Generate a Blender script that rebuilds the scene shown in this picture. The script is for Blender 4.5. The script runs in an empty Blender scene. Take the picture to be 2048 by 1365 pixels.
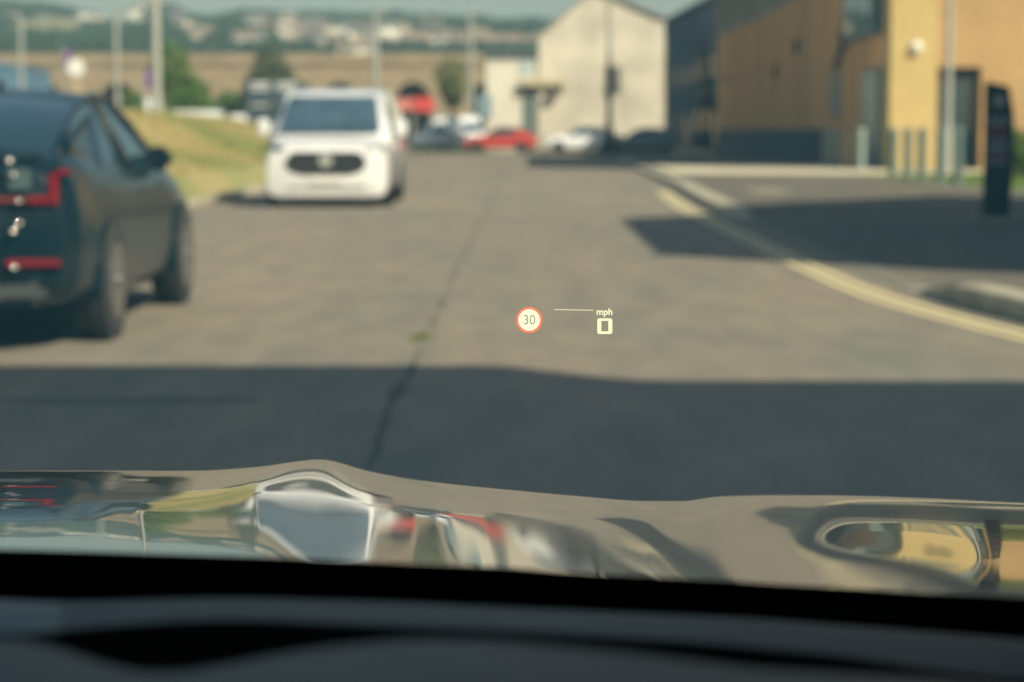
import bpy, bmesh, math, random
from mathutils import Vector, Matrix, noise
R = math.radians
S = bpy.context.scene
COL = S.collection
FPX = 4450.0; CX, CY, HOR, VPX = 1024.0, 682.5, 262.0, 1045.0
EYE = 1.22
PITCH = math.atan((CY - HOR) / FPX)
YAW = math.atan((VPX - CX) / FPX)

# ---------------------------------------------------------------- camera
cam = bpy.data.cameras.new("camera")
camo = bpy.data.objects.new("camera", cam); COL.objects.link(camo)
cam.sensor_width = 36.0; cam.lens = FPX / 2048 * 36.0
cam.clip_start = 0.05; cam.clip_end = 12000
camo.location = (0, 0, EYE)
camo.rotation_euler = (math.pi / 2 - PITCH, 0, YAW)
cam.dof.use_dof = True
cam.dof.focus_distance = 2.1
cam.dof.aperture_fstop = 6.2
cam.dof.aperture_blades = 0
S.camera = camo
CROT = camo.rotation_euler.to_matrix()

# ---------------------------------------------------------------- sky, sun, exposure
SUNV = Vector((-0.8, 0.88, -1.0)).normalized()          # direction the light travels
w = bpy.data.worlds.new("World"); S.world = w; w.use_nodes = True
nt = w.node_tree
sky = nt.nodes.new('ShaderNodeTexSky'); sky.sky_type = 'NISHITA'; sky.sun_disc = False
sky.sun_elevation = math.asin(-SUNV.z); sky.sun_rotation = math.atan2(-SUNV.x, -SUNV.y)
sky.air_density = 1.0; sky.dust_density = 1.9; sky.ozone_density = 0.8
bg = nt.nodes['Background']; bg.inputs['Strength'].default_value = 0.071
nt.links.new(sky.outputs[0], bg.inputs[0])
sl = bpy.data.lights.new("sun", 'SUN'); sl.energy = 5.0; sl.angle = R(0.5); sl.color = (1.0, 0.89, 0.745)
so = bpy.data.objects.new("sun", sl); COL.objects.link(so)
so.rotation_euler = SUNV.to_track_quat('-Z', 'Y').to_euler()
S.view_settings.view_transform = 'Standard'; S.view_settings.look = 'None'
S.view_settings.exposure = 0.5; S.view_settings.gamma = 1.0
try: S.view_settings.use_curve_mapping = False
except Exception: pass
S.render.engine = 'CYCLES'
S.cycles.max_bounces = 8; S.cycles.transparent_max_bounces = 16
S.cycles.caustics_reflective = False; S.cycles.caustics_refractive = False

# ---------------------------------------------------------------- helpers
def ray(px, py):
    d = CROT @ Vector(((px - CX) / FPX, (CY - py) / FPX, -1.0))
    return d / d.y
def P(px, py, D):
    return Vector((0, 0, EYE)) + ray(px, py) * D
def G(px, py, z=0.0):
    d = ray(px, py)
    return Vector((0, 0, EYE)) + d * ((EYE - z) / -d.z)
def XZ(px, D): return (px - VPX) * D / FPX
rnd = random.Random(7)

def tag(o, label=None, cat=None, group=None, kind=None):
    if label: o['label'] = label
    if cat: o['category'] = cat
    if group: o['group'] = group
    if kind: o['kind'] = kind
    return o
def thing(name, label, cat, loc=(0, 0, 0), rz=0.0, group=None):
    o = bpy.data.objects.new(name, None); COL.objects.link(o)
    o.location = loc; o.rotation_euler = (0, 0, rz); o.empty_display_size = 0.2
    return tag(o, label, cat, group)
class MB:
    def __init__(s): s.v = []; s.f = []
    def add(s, vs, fs):
        n = len(s.v); s.v += [tuple(v) for v in vs]; s.f += [tuple(i + n for i in f) for f in fs]; return s
    def box(s, c, d, M=None):
        x, y, z = d[0] / 2, d[1] / 2, d[2] / 2
        vs = [Vector((sx * x, sy * y, sz * z)) for sx in (-1, 1) for sy in (-1, 1) for sz in (-1, 1)]
        if M: vs = [M @ v for v in vs]
        vs = [v + Vector(c) for v in vs]
        return s.add(vs, [(0, 1, 3, 2), (4, 6, 7, 5), (0, 4, 5, 1), (2, 3, 7, 6), (0, 2, 6, 4), (1, 5, 7, 3)])
    def bb(s, x0, x1, y0, y1, z0, z1): return s.box(((x0 + x1) / 2, (y0 + y1) / 2, (z0 + z1) / 2), (abs(x1 - x0), abs(y1 - y0), abs(z1 - z0)))
    def tube(s, pts, r, n=10, caps=True):
        pts = [Vector(p) for p in pts]; rs = r if isinstance(r, (list, tuple)) else [r] * len(pts)
        rings = []
        for i, p in enumerate(pts):
            t = (pts[min(i + 1, len(pts) - 1)] - pts[max(i - 1, 0)]).normalized()
            a = t.cross(Vector((0, 0, 1)));
            if a.length < 1e-3: a = Vector((1, 0, 0))
            a.normalize(); b = t.cross(a).normalized()
            rings.append([p + (a * math.cos(2 * math.pi * k / n) + b * math.sin(2 * math.pi * k / n)) * rs[i] for k in range(n)])
        s.loft(rings, closed=True, caps=caps); return s
    def loft(s, rings, closed=True, caps=False):
        n = len(rings[0]); m = len(rings)
        vs = [v for r_ in rings for v in r_]
        fs = []
        for i in range(m - 1):
            for k in range(n if closed else n - 1):
                k2 = (k + 1) % n
                fs.append((i * n + k, i * n + k2, (i + 1) * n + k2, (i + 1) * n + k))
        if caps: fs.append(tuple(range(n - 1, -1, -1))); fs.append(tuple((m - 1) * n + k for k in range(n)))
        return s.add(vs, fs)
    def prism(s, poly, vec):
        n = len(poly); a = [Vector(p) for p in poly]; b = [p + Vector(vec) for p in a]
        fs = [tuple(range(n - 1, -1, -1)), tuple(range(n, 2 * n))]
        fs += [(i, (i + 1) % n, n + (i + 1) % n, n + i) for i in range(n)]
        return s.add(a + b, fs)
    def cylx(s, c, r, L, n=28, axis='X'):
        c = Vector(c); A = {'X': (Vector((0, 1, 0)), Vector((0, 0, 1)), Vector((1, 0, 0))),
                            'Y': (Vector((1, 0, 0)), Vector((0, 0, 1)), Vector((0, 1, 0))),
                            'Z': (Vector((1, 0, 0)), Vector((0, 1, 0)), Vector((0, 0, 1)))}[axis]
        poly = [c - A[2] * L / 2 + A[0] * math.cos(2 * math.pi * k / n) * r + A[1] * math.sin(2 * math.pi * k / n) * r for k in range(n)]
        return s.prism(poly, A[2] * L)
    def lathe(s, c, prof, n=24, axis='Z'):
        c = Vector(c); rings = []
        for (r, h) in prof:
            ring = []
            for k in range(n):
                a = 2 * math.pi * k / n; u, v = r * math.cos(a), r * math.sin(a)
                ring.append(c + (Vector((u, v, h)) if axis == 'Z' else Vector((h, u, v)) if axis == 'X' else Vector((u, h, v))))
            rings.append(ring)
        return s.loft(rings, True, True)
    def build(s, name, mat, parent=None, smooth=False, bevel=0.0, label=None):
        me = bpy.data.meshes.new(name); me.from_pydata(s.v, [], s.f)
        bm = bmesh.new(); bm.from_mesh(me)
        bmesh.ops.recalc_face_normals(bm, faces=bm.faces)
        if bevel: bmesh.ops.bevel(bm, geom=list(bm.edges), offset=bevel, segments=2, affect='EDGES', clamp_overlap=True)
        bm.to_mesh(me); bm.free()
        if smooth:
            me.polygons.foreach_set('use_smooth', [True] * len(me.polygons))
            if smooth != True: me.set_sharp_from_angle(angle=R(smooth))
        me.materials.append(mat)
        o = bpy.data.objects.new(name, me); COL.objects.link(o)
        if parent: o.parent = parent
        if label: o['label'] = label
        return o

def mat(name, col, rough=0.7, var=0.0, scale=3.0, bump=0.0, bscale=40.0, metal=0.0, coat=0.0, col2=None, spec=0.5, stretch=None, detail=4, trans=0.0, ior=1.5, mixr=(0.35, 0.65)):
    m = bpy.data.materials.new(name); m.use_nodes = True; t = m.node_tree; b = t.nodes['Principled BSDF']
    b.inputs['Roughness'].default_value = rough; b.inputs['Metallic'].default_value = metal
    b.inputs['Coat Weight'].default_value = coat; b.inputs['Coat Roughness'].default_value = 0.02
    b.inputs['Specular IOR Level'].default_value = spec; b.inputs['IOR'].default_value = ior
    c = (*col, 1)
    if var or col2:
        tc = t.nodes.new('ShaderNodeTexCoord'); mp = t.nodes.new('ShaderNodeMapping')
        if stretch: mp.inputs['Scale'].default_value = stretch
        nz = t.nodes.new('ShaderNodeTexNoise'); nz.inputs['Scale'].default_value = scale; nz.inputs['Detail'].default_value = detail
        rp = t.nodes.new('ShaderNodeValToRGB')
        c2 = col2 if col2 else tuple(min(1, x * (1 + var)) for x in col)
        c1 = col if col2 else tuple(x * (1 - var) for x in col)
        rp.color_ramp.elements[0].color = (*c1, 1); rp.color_ramp.elements[1].color = (*c2, 1)
        rp.color_ramp.elements[0].position = mixr[0]; rp.color_ramp.elements[1].position = mixr[1]
        t.links.new(tc.outputs['Object'], mp.inputs[0]); t.links.new(mp.outputs[0], nz.inputs['Vector'])
        t.links.new(nz.outputs['Fac'], rp.inputs[0]); t.links.new(rp.outputs[0], b.inputs['Base Color'])
    else: b.inputs['Base Color'].default_value = c
    if bump:
        tc2 = t.nodes.new('ShaderNodeTexCoord'); n2 = t.nodes.new('ShaderNodeTexNoise'); n2.inputs['Scale'].default_value = bscale
        bp = t.nodes.new('ShaderNodeBump'); bp.inputs['Strength'].default_value = bump; bp.inputs['Distance'].default_value = 0.02
        t.links.new(tc2.outputs['Object'], n2.inputs['Vector']); t.links.new(n2.outputs['Fac'], bp.inputs['Height']); t.links.new(bp.outputs[0], b.inputs['Normal'])
    return m
def emit(name, col, s=1.0):
    m = bpy.data.materials.new(name); m.use_nodes = True; t = m.node_tree; t.nodes.clear()
    e = t.nodes.new('ShaderNodeEmission'); e.inputs[0].default_value = (*col, 1); e.inputs[1].default_value = s
    o = t.nodes.new('ShaderNodeOutputMaterial'); t.links.new(e.outputs[0], o.inputs[0]); return m

def brick_mat(name, c1, c2, mortar, scale=1.0, bw=0.225, bh=0.075, streak=0.0, rough=0.85):
    m = bpy.data.materials.new(name); m.use_nodes = True; t = m.node_tree; b = t.nodes['Principled BSDF']; L = t.links.new
    b.inputs['Roughness'].default_value = rough
    tc = t.nodes.new('ShaderNodeTexCoord'); sp = t.nodes.new('ShaderNodeSeparateXYZ'); L(tc.outputs['Object'], sp.inputs[0])
    ad = t.nodes.new('ShaderNodeMath'); ad.operation = 'ADD'; L(sp.outputs[0], ad.inputs[0]); L(sp.outputs[1], ad.inputs[1])
    cb = t.nodes.new('ShaderNodeCombineXYZ'); L(ad.outputs[0], cb.inputs[0]); L(sp.outputs[2], cb.inputs[1])
    br = t.nodes.new('ShaderNodeTexBrick'); br.inputs['Scale'].default_value = scale
    br.inputs['Brick Width'].default_value = bw; br.inputs['Row Height'].default_value = bh; br.inputs['Mortar Size'].default_value = 0.008
    br.inputs['Color1'].default_value = (*c1, 1); br.inputs['Color2'].default_value = (*c2, 1); br.inputs['Mortar'].default_value = (*mortar, 1)
    L(cb.outputs[0], br.inputs['Vector'])
    nz = t.nodes.new('ShaderNodeTexNoise'); nz.inputs['Scale'].default_value = 0.7; nz.inputs['Detail'].default_value = 5; L(tc.outputs['Object'], nz.inputs['Vector'])
    mx = t.nodes.new('ShaderNodeMixRGB'); mx.blend_type = 'MULTIPLY'; mx.inputs[0].default_value = 0.45
    L(br.outputs['Color'], mx.inputs[1]); L(nz.outputs['Color'], mx.inputs[2])
    g = t.nodes.new('ShaderNodeMixRGB'); g.blend_type = 'MIX'; g.inputs[0].default_value = 0.0; L(mx.outputs[0], g.inputs[1]); L(g.outputs[0], b.inputs['Base Color'])
    rgb = t.nodes.new('ShaderNodeHueSaturation'); rgb.inputs['Saturation'].default_value = 0.0; L(nz.outputs['Color'], rgb.inputs['Color'])
    sc = t.nodes.new('ShaderNodeBrightContrast'); sc.inputs['Bright'].default_value = 0.25; L(rgb.outputs[0], sc.inputs[0]); L(sc.outputs[0], mx.inputs[2])
    return m

M = {}
M['tyre'] = mat('tyre_rubber', (0.035, 0.035, 0.035), 0.8, 0.3, 8)
M['rim'] = mat('alloy_rim', (0.34, 0.34, 0.34), 0.32, metal=0.85, var=0.1)
M['darkrim'] = mat('dark_alloy', (0.10, 0.11, 0.12), 0.35, metal=0.6, var=0.1)
M['glass'] = mat('dark_glazing', (0.016, 0.04, 0.055), 0.04, spec=0.5, var=0.1, scale=1, ior=2.1)
M['vanglass'] = mat('van_glazing', (0.055, 0.095, 0.135), 0.1, spec=0.5, var=0.3, scale=1.5, ior=1.8)
M['black'] = mat('black_plastic', (0.02, 0.021, 0.022), 0.55, 0.2, 6)
M['red_lens'] = mat('red_lamp_lens', (0.20, 0.010, 0.016), 0.15, coat=1, var=0.15, scale=9)
M['chrome'] = mat('bright_trim', (0.5, 0.5, 0.5), 0.15, metal=1.0, var=0.05)
M['plate'] = mat('number_plate', (0.55, 0.5, 0.3), 0.5, 0.1)
M['leaf'] = None

# ---------------------------------------------------------------- ground, road
def road_mat(name, a, b_, c_, sc=0.35):
    m = bpy.data.materials.new(name); m.use_nodes = True; t = m.node_tree; b = t.nodes['Principled BSDF']; L = t.links.new
    b.inputs['Roughness'].default_value = 0.82; b.inputs['Specular IOR Level'].default_value = 0.35
    tc = t.nodes.new('ShaderNodeTexCoord'); mp = t.nodes.new('ShaderNodeMapping'); mp.inputs['Scale'].default_value = (1.6, 0.4, 1); L(tc.outputs['Object'], mp.inputs[0])
    n1 = t.nodes.new('ShaderNodeTexNoise'); n1.inputs['Scale'].default_value = sc; n1.inputs['Detail'].default_value = 6; n1.inputs['Roughness'].default_value = 0.6; L(mp.outputs[0], n1.inputs['Vector'])
    r1 = t.nodes.new('ShaderNodeValToRGB'); e = r1.color_ramp.elements
    e[0].position = 0.33; e[0].color = (*a, 1); e[1].position = 0.68; e[1].color = (*c_, 1)
    k = e.new(0.5); k.color = (*b_, 1); L(n1.outputs['Fac'], r1.inputs[0])
    n2 = t.nodes.new('ShaderNodeTexNoise'); n2.inputs['Scale'].default_value = 55; n2.inputs['Detail'].default_value = 3; L(tc.outputs['Object'], n2.inputs['Vector'])
    r2 = t.nodes.new('ShaderNodeValToRGB'); r2.color_ramp.elements[0].position = 0.3; r2.color_ramp.elements[0].color = (0.6, 0.6, 0.6, 1); r2.color_ramp.elements[1].position = 0.7; r2.color_ramp.elements[1].color = (1.3, 1.3, 1.3, 1); L(n2.outputs['Fac'], r2.inputs[0])
    n3 = t.nodes.new('ShaderNodeTexNoise'); n3.inputs['Scale'].default_value = 2.2; n3.inputs['Detail'].default_value = 4; L(mp.outputs[0], n3.inputs['Vector'])
    r3 = t.nodes.new('ShaderNodeValToRGB'); r3.color_ramp.elements[0].position = 0.35; r3.color_ramp.elements[0].color = (0.86, 0.86, 0.86, 1); r3.color_ramp.elements[1].position = 0.65; r3.color_ramp.elements[1].color = (1.1, 1.07, 1.04, 1); L(n3.outputs['Fac'], r3.inputs[0])
    mx = t.nodes.new('ShaderNodeMixRGB'); mx.blend_type = 'MULTIPLY'; mx.inputs[0].default_value = 1; L(r1.outputs[0], mx.inputs[1]); L(r2.outputs[0], mx.inputs[2])
    m2 = t.nodes.new('ShaderNodeMixRGB'); m2.blend_type = 'MULTIPLY'; m2.inputs[0].default_value = 1; L(mx.outputs[0], m2.inputs[1]); L(r3.outputs[0], m2.inputs[2]); L(m2.outputs[0], b.inputs['Base Color'])
    bp = t.nodes.new('ShaderNodeBump'); bp.inputs['Strength'].default_value = 0.3; bp.inputs['Distance'].default_value = 0.01; L(n2.outputs['Fac'], bp.inputs['Height']); L(bp.outputs[0], b.inputs['Normal'])
    return m
M['road'] = road_mat('worn_asphalt', (0.205, 0.202, 0.168), (0.245, 0.218, 0.172), (0.290, 0.240, 0.190))
M['path'] = road_mat('footway_asphalt', (0.13, 0.125, 0.105), (0.15, 0.14, 0.113), (0.17, 0.155, 0.125), 0.6)
M['concrete'] = mat('pale_concrete', (0.34, 0.32, 0.27), 0.9, 0.22, 2.0, 0.3, 60)
M['paving'] = mat('cream_paving', (0.58, 0.53, 0.39), 0.9, 0.12, 3.0)
M['yellow'] = mat('yellow_line_paint', (0.72, 0.63, 0.36), 0.75, 0.14, 14)
M['ground'] = mat('dry_soil', (0.17, 0.16, 0.10), 0.95, 0.3, 0.05)
M['grass'] = mat('dry_grass', (0.33, 0.28, 0.12), 0.95, scale=0.22, col2=(0.17, 0.22, 0.065), bump=0.5, bscale=9, mixr=(0.47, 0.68))
M['lawn'] = mat('green_lawn', (0.13, 0.19, 0.04), 0.95, 0.35, 1.0)
M['tar'] = mat('crack_tar', (0.085, 0.083, 0.075), 0.8, 0.3, 12)
M['moss'] = mat('moss', (0.13, 0.15, 0.05), 0.95, 0.4, 20)

def sheet(name, poly, z, m, kind='structure', label=None, cat=None):
    b = MB(); b.add([(x, y, z) for x, y in poly], [tuple(range(len(poly)))])
    o = b.build(name, m); o['kind'] = kind
    if label: o['label'] = label
    if cat: o['category'] = cat
    return o
sheet('ground', [(-1500, -190), (1500, -190), (1500, 2240), (-1500, 2240)], -0.03, M['ground'])

# right kerb line (front face), far to near
KR = [(16, 113.5), (10, 113.2), (6.6, 111.5), (4.9, 108), (4.15, 100), (3.85, 85), (3.6, 70), (3.35, 52), (3.15, 44), (2.95, 36), (2.92, 32), (2.92, 26), (2.92, 20), (2.95, 17.2), (3.02, 16), (3.2, 14.3), (3.5, 12.3), (4.0, 9.5), (4.5, 5), (4.8, 0), (5.0, -10), (5.0, -60)]
def dens(pts, n=6):
    out = []
    for i in range(len(pts) - 1):
        p0 = pts[max(i - 1, 0)]; p1 = pts[i]; p2 = pts[i + 1]; p3 = pts[min(i + 2, len(pts) - 1)]
        for k in range(n):
            t = k / n; out.append(tuple(0.5 * ((2 * p1[j]) + (-p0[j] + p2[j]) * t + (2 * p0[j] - 5 * p1[j] + 4 * p2[j] - p3[j]) * t * t + (-p0[j] + 3 * p1[j] - 3 * p2[j] + p3[j]) * t ** 3) for j in (0, 1)))
    out.append(pts[-1]); return out
KRd = dens(KR)
def offs(pts, d):
    out = []
    for i, p in enumerate(pts):
        a = Vector(pts[max(i - 1, 0)]); b = Vector(pts[min(i + 1, len(pts) - 1)]); t = (b - a).normalized(); n = Vector((-t.y, t.x))
        out.append((p[0] + n.x * d, p[1] + n.y * d))
    return out
def kz(y):
    def sm(t): t = max(0, min(1, t)); return t * t * (3 - 2 * t)
    up = 0.125
    if y < 15.6: return up
    if y < 17.0: return up - (up - 0.014) * sm((y - 15.6) / 1.4)
    if y < 31.6: return 0.014
    if y < 32.8: return 0.014 + (up - 0.014) * sm((y - 31.6) / 1.2)
    return up
# main road sheet
rb = MB()
RZ = 0.0
rd = [(-5.25, -60), (-5.25, 60), (-5.35, 100), (-6.2, 107), (-9, 110.5), (-16, 112), (-90, 113), (-90, 121), (60, 122), (60, 113.6), (16, 113.6)] + [(x, y) for x, y in offs(KRd, 0.02)]
o = sheet('road', rd, RZ, M['road'])
bm = bmesh.new(); bm.from_mesh(o.data); bmesh.ops.triangulate(bm, faces=bm.faces); bm.to_mesh(o.data); bm.free()
# kerb right: stone strip with face
def kerb_strip(name, line, zf, wd=0.14, inner=1):
    ln = line; back = offs(ln, wd * inner); b = MB(); rings = []
    for (p, q) in zip(ln, back):
        z = zf(p[1]); ch = min(0.02, z * 0.6)
        e = ((Vector(q) - Vector(p)).normalized()) * 0.02
        rings.append([Vector((p[0], p[1], -0.02)), Vector((p[0], p[1], z - ch)), Vector((p[0] + e.x, p[1] + e.y, z)), Vector((q[0], q[1], z)), Vector((q[0], q[1], -0.02))])
    b.loft(rings, closed=False)
    o = b.build(name, M['kerb'], smooth=40); o['kind'] = 'structure'; return o
M['kerb'] = mat('kerb_stone', (0.40, 0.37, 0.29), 0.85, 0.2, 3.0, 0.2, 50, stretch=(1, 1, 1))
M['dull'] = mat('flush_kerb_stone', (0.19, 0.18, 0.145), 0.9, 0.2, 3.0)
kerb_strip('kerb', [p for p in KRd if p[1] > 48.0], kz, 0.24)
kerb_strip('kerb', [p for p in KRd if 31.0 < p[1] < 49.2], lambda y: kz(y) + .004, 0.34)
kerb_strip('kerb', [p for p in KRd if p[1] < 17.3], lambda y: kz(y) * 1.15, 0.27)
o = kerb_strip('dropped_kerb', [p for p in KRd if 16.9 < p[1] < 31.6], lambda y: kz(y) - .002, 0.24); o.data.materials[0] = M['dull']
# pavement right
b = MB(); back = offs(KRd, 0.236)
rings = []
for (p, q) in zip(KRd, back):
    ring = []
    z = kz(p[1]) - 0.006
    far = 60.0 if p[1] < 105 else 60.0
    for t in (0, 0.01, 0.03, 0.08, 0.2, 0.5, 1.0):
        xx = q[0] + (far - q[0]) * t
        zz = z if t < 0.02 else z * (1 - min(1, (t - 0.01) / 0.07)) + 0.119 * min(1, (t - 0.01) / 0.07)
        ring.append(Vector((xx, q[1], zz)))
    rings.append(ring)
rings = [r_ for r_ in rings if True]
b.loft(rings, closed=False); o = b.build('pavement', M['path'], smooth=True); o['kind'] = 'structure'
# double yellow lines
def ribbon(name, line, d0, d1, z, m, parent=None, yr=None):
    ln = [p for p in line if (yr is None or yr[0] <= p[1] <= yr[1])]
    A = offs(ln, d0); B = offs(ln, d1); b = MB(); b.loft([[Vector((*a, z)), Vector((*c, z))] for a, c in zip(A, B)], closed=False)
    return b.build(name, m, parent)
t = thing('double_yellow_line', 'faded double yellow lines running along the right kerb of the road', 'road marking')
ribbon('line_stripe', KRd, -0.24, -0.325, 0.005, M['yellow'], t, (4, 46)); ribbon('line_stripe', KRd, -0.40, -0.485, 0.005, M['yellow'], t, (4, 46))
# gutter channel wear
# left kerb and footway
KL = [(-5.25, -60), (-5.25, 0), (-5.25, 20), (-5.25, 40), (-5.25, 60), (-5.28, 80), (-5.45, 98), (-6.2, 107), (-9, 110.5), (-16, 112), (-60, 112.6)]
KLd = dens(KL)
kerb_strip('kerb', KLd, lambda y: 0.11, 0.16, 1)
b = MB(); A = offs(KLd, 0.156)
rr = []
for p in A:
    q = (-5.8, p[1]) if p[1] < 104 else (p[0] - 2.2, p[1] + 0.0)
    if p[1] < 100: rr.append([Vector((p[0], p[1], 0.104)), Vector((-5.6, p[1], 0.104)), Vector((-5.84, p[1], 0.104))])
b.loft(rr, closed=False); o = b.build('footway', M['concrete']); o['kind'] = 'structure'
# road joint, moss and trench line
jl = []
y = 3.0
while y < 100:
    jl.append((-0.575 + 0.035 * noise.noise(Vector((y * 0.55, 3.1, 0))) + 0.02 * noise.noise(Vector((y * 2.1, 9.1, 0))), y)); y += 0.15 if y < 20 else 0.5
def crack(name, line, wf, m, parent, z=0.005):
    b = MB(); rings = []
    for i, p in enumerate(line):
        wv = wf(p[1]); a = Vector(line[max(i - 1, 0)]); c = Vector(line[min(i + 1, len(line) - 1)]); tt = (c - a).normalized(); n = Vector((-tt.y, tt.x)) * wv
        rings.append([Vector((p[0] - n.x, p[1] - n.y, z)), Vector((p[0] + n.x, p[1] + n.y, z))])
    b.loft(rings, closed=False); return b.build(name, m, parent)
o = crack('road_joint', jl, lambda y: max(0.001, (0.016 if y < 12 else 0.007) + (0.036 if y < 12 else 0.03) * noise.noise(Vector((y * 1.3, 0, 5)))), M['tar'], None); o['kind'] = 'structure'
tr = [(-5.1 + i * 0.1, 9.98 + 0.02 * noise.noise(Vector((i * 0.3, 7, 0))) + i * 0.0008) for i in range(40)]
o = crack('trench_line', tr, lambda y: 0.02, M['tar'], None, 0.006); o['kind'] = 'structure'
# moss tuft on the joint
mo = thing('weed_tuft', 'small green weed tuft growing in the joint down the middle of the road', 'weed', (G(845, 678).x, G(845, 678).y, 0))
b = MB()
for i in range(90):
    a = rnd.uniform(0, 6.28); r_ = rnd.gauss(0, 0.05); x, yv = r_ * math.cos(a) * 0.7, rnd.gauss(0, 0.16); h = rnd.uniform(0.01, 0.035)
    d = Vector((math.cos(a), math.sin(a), 0)) * 0.012
    b.add([(x - d.x, yv - d.y, 0.004), (x + d.x, yv + d.y, 0.004), (x + rnd.uniform(-.02, .02), yv + rnd.uniform(-.02, .02), h)], [(0, 1, 2)])
b.build('leaves', M['moss'], mo)

# cream paving and lawn at the orange building
sheet('paving', [(3.95, 57.5), (4.1, 73), (10.45, 73), (10.45, 63.5), (14, 63.5), (14, 56.3), (8.3, 56.3)], 0.124, M['paving'])
for q in range(3):
    o = sheet('tactile_strip', [(4.2, 39.9 + q * 1.0), (4.2, 40.3 + q * 1.0), (4.85, 40.3 + q * 1.0), (4.85, 39.9 + q * 1.0)], 0.124, M['paving'])
b = MB(); gx = [(8.2, 60.0), (8.35, 56), (8.7, 50), (8.95, 44), (9.0, 38), (9.2, 30), (10, 24)]
gx = gx[1:]
b.loft([[Vector((x, y, 0.121)), Vector((x + 0.25, y, 0.14)), Vector((30, y, 0.14))] for x, y in gx], closed=False)
o = b.build('lawn', M['lawn'], smooth=True); o['kind'] = 'structure'
ribbon('edging_kerb', [(x, y) for x, y in gx], 0.0, -0.12, 0.145, M['kerb'])['kind'] = 'structure'
# grass blades (ground cover)
def blades(name, label, pts, m, h, n, wd=0.012):
    b = MB()
    for i in range(n):
        x, y, z = pts(); a = rnd.uniform(0, 3.14); d = Vector((math.cos(a), math.sin(a), 0)) * wd; hh = h * rnd.uniform(0.5, 1.3)
        b.add([(x - d.x, y - d.y, z), (x + d.x, y + d.y, z), (x + rnd.uniform(-.4, .4) * hh, y + rnd.uniform(-.4, .4) * hh, z + hh)], [(0, 1, 2)])
    o = b.build(name, m); tag(o, label, 'grass', kind='stuff'); return o
blades('lawn_grass', 'short bright green grass behind the bollards', lambda: (rnd.uniform(9.2, 13), rnd.uniform(36, 55.5), 0.138), M['lawn'], 0.06, 9000)

# left bank
def bank_h(x, y):
    c = -10.5
    def pl(t, pts):
        for i in range(len(pts) - 1):
            if t <= pts[i + 1][0]:
                u = (t - pts[i][0]) / (pts[i + 1][0] - pts[i][0]); u = max(0, min(1, u)); u = u * u * (3 - 2 * u); return pts[i][1] + (pts[i + 1][1] - pts[i][1]) * u
        return pts[-1][1]
    x -= .36 * max(0, min(1, (y - 33) / 3)) * max(0, min(1, (x + 12) / 4))
    top = pl(y, [(-60, 1.6), (30, 1.6), (60, 1.55), (72, 1.48), (82, 1.25), (92, 0.75), (100, 0.3), (106, 0.1)])
    s_ = pl(-x, [(5.8, 0.0), (6.25, 0.2), (6.9, 0.32), (10.2, 1.0), (12.5, 0.95), (16, 0.55), (30, 0.1), (60, 0.0)])
    return 0.104 + s_ * top + 0.07 * s_ * noise.noise(Vector((x * 0.5, y * 0.3, 0)))
b = MB(); xs = [-5.38, -5.46, -5.55, -5.65] + [-5.8 - 0.3 * i for i in range(35)] + [-17, -19, -22, -26, -32, -45, -60]; ys = [-60, -40, -20, 0, 10, 20] + [24 + 1.5 * i for i in range(56)]
b.loft([[Vector((x, y, bank_h(x, y))) for x in xs] for y in ys], closed=False)
o = b.build('grass_bank', M['grass'], smooth=True); o['kind'] = 'structure'
def bp():
    x = rnd.uniform(-14, -5.9); y = rnd.uniform(30, 104); return (x, y, bank_h(x, y) - 0.01)
M['straw'] = mat('straw_grass', (0.36, 0.30, 0.13), 0.95, scale=0.22, col2=(0.16, 0.21, 0.06), mixr=(0.47, 0.68))
blades('bank_grass', 'long dry straw and green grass on the left roadside bank', bp, M['straw'], 0.16, 26000, 0.02)
# verge beyond junction
sheet('verge', [(-45, 122.3), (-1.6, 122.3), (-1.0, 128), (-45, 128)], 0.05, M['lawn'])
sheet('car_park', [(-120, 128.2), (60, 128.2), (60, 296), (-120, 296)], 0.0, M['path'])

# ---------------------------------------------------------------- foliage
def leaf_mat(name, c1, c2):
    m = mat(name, c1, 0.8, scale=1.1, col2=c2, spec=0.2, mixr=(0.3, 0.7)); t = m.node_tree
    b = t.nodes['Principled BSDF']; out = t.nodes['Material Output']; tr = t.nodes.new('ShaderNodeBsdfTranslucent')
    src = b.inputs['Base Color'].links[0].from_socket; t.links.new(src, tr.inputs[0])
    mx = t.nodes.new('ShaderNodeMixShader'); mx.inputs[0].default_value = 0.3
    t.links.new(b.outputs[0], mx.inputs[1]); t.links.new(tr.outputs[0], mx.inputs[2]); t.links.new(mx.outputs[0], out.inputs[0]); return m
M['green'] = leaf_mat('green_leaves', (0.09, 0.17, 0.04), (0.18, 0.29, 0.07))
M['greygreen'] = leaf_mat('greygreen_leaves', (0.09, 0.125, 0.075), (0.15, 0.18, 0.10))
M['olive'] = leaf_mat('olive_leaves', (0.20, 0.23, 0.10), (0.30, 0.31, 0.14))
M['wood_far'] = leaf_mat('woodland_leaves', (0.026, 0.062, 0.036), (0.05, 0.10, 0.055))
M['bark'] = mat('bark', (0.09, 0.07, 0.05), 0.9, 0.3, 6)
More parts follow.
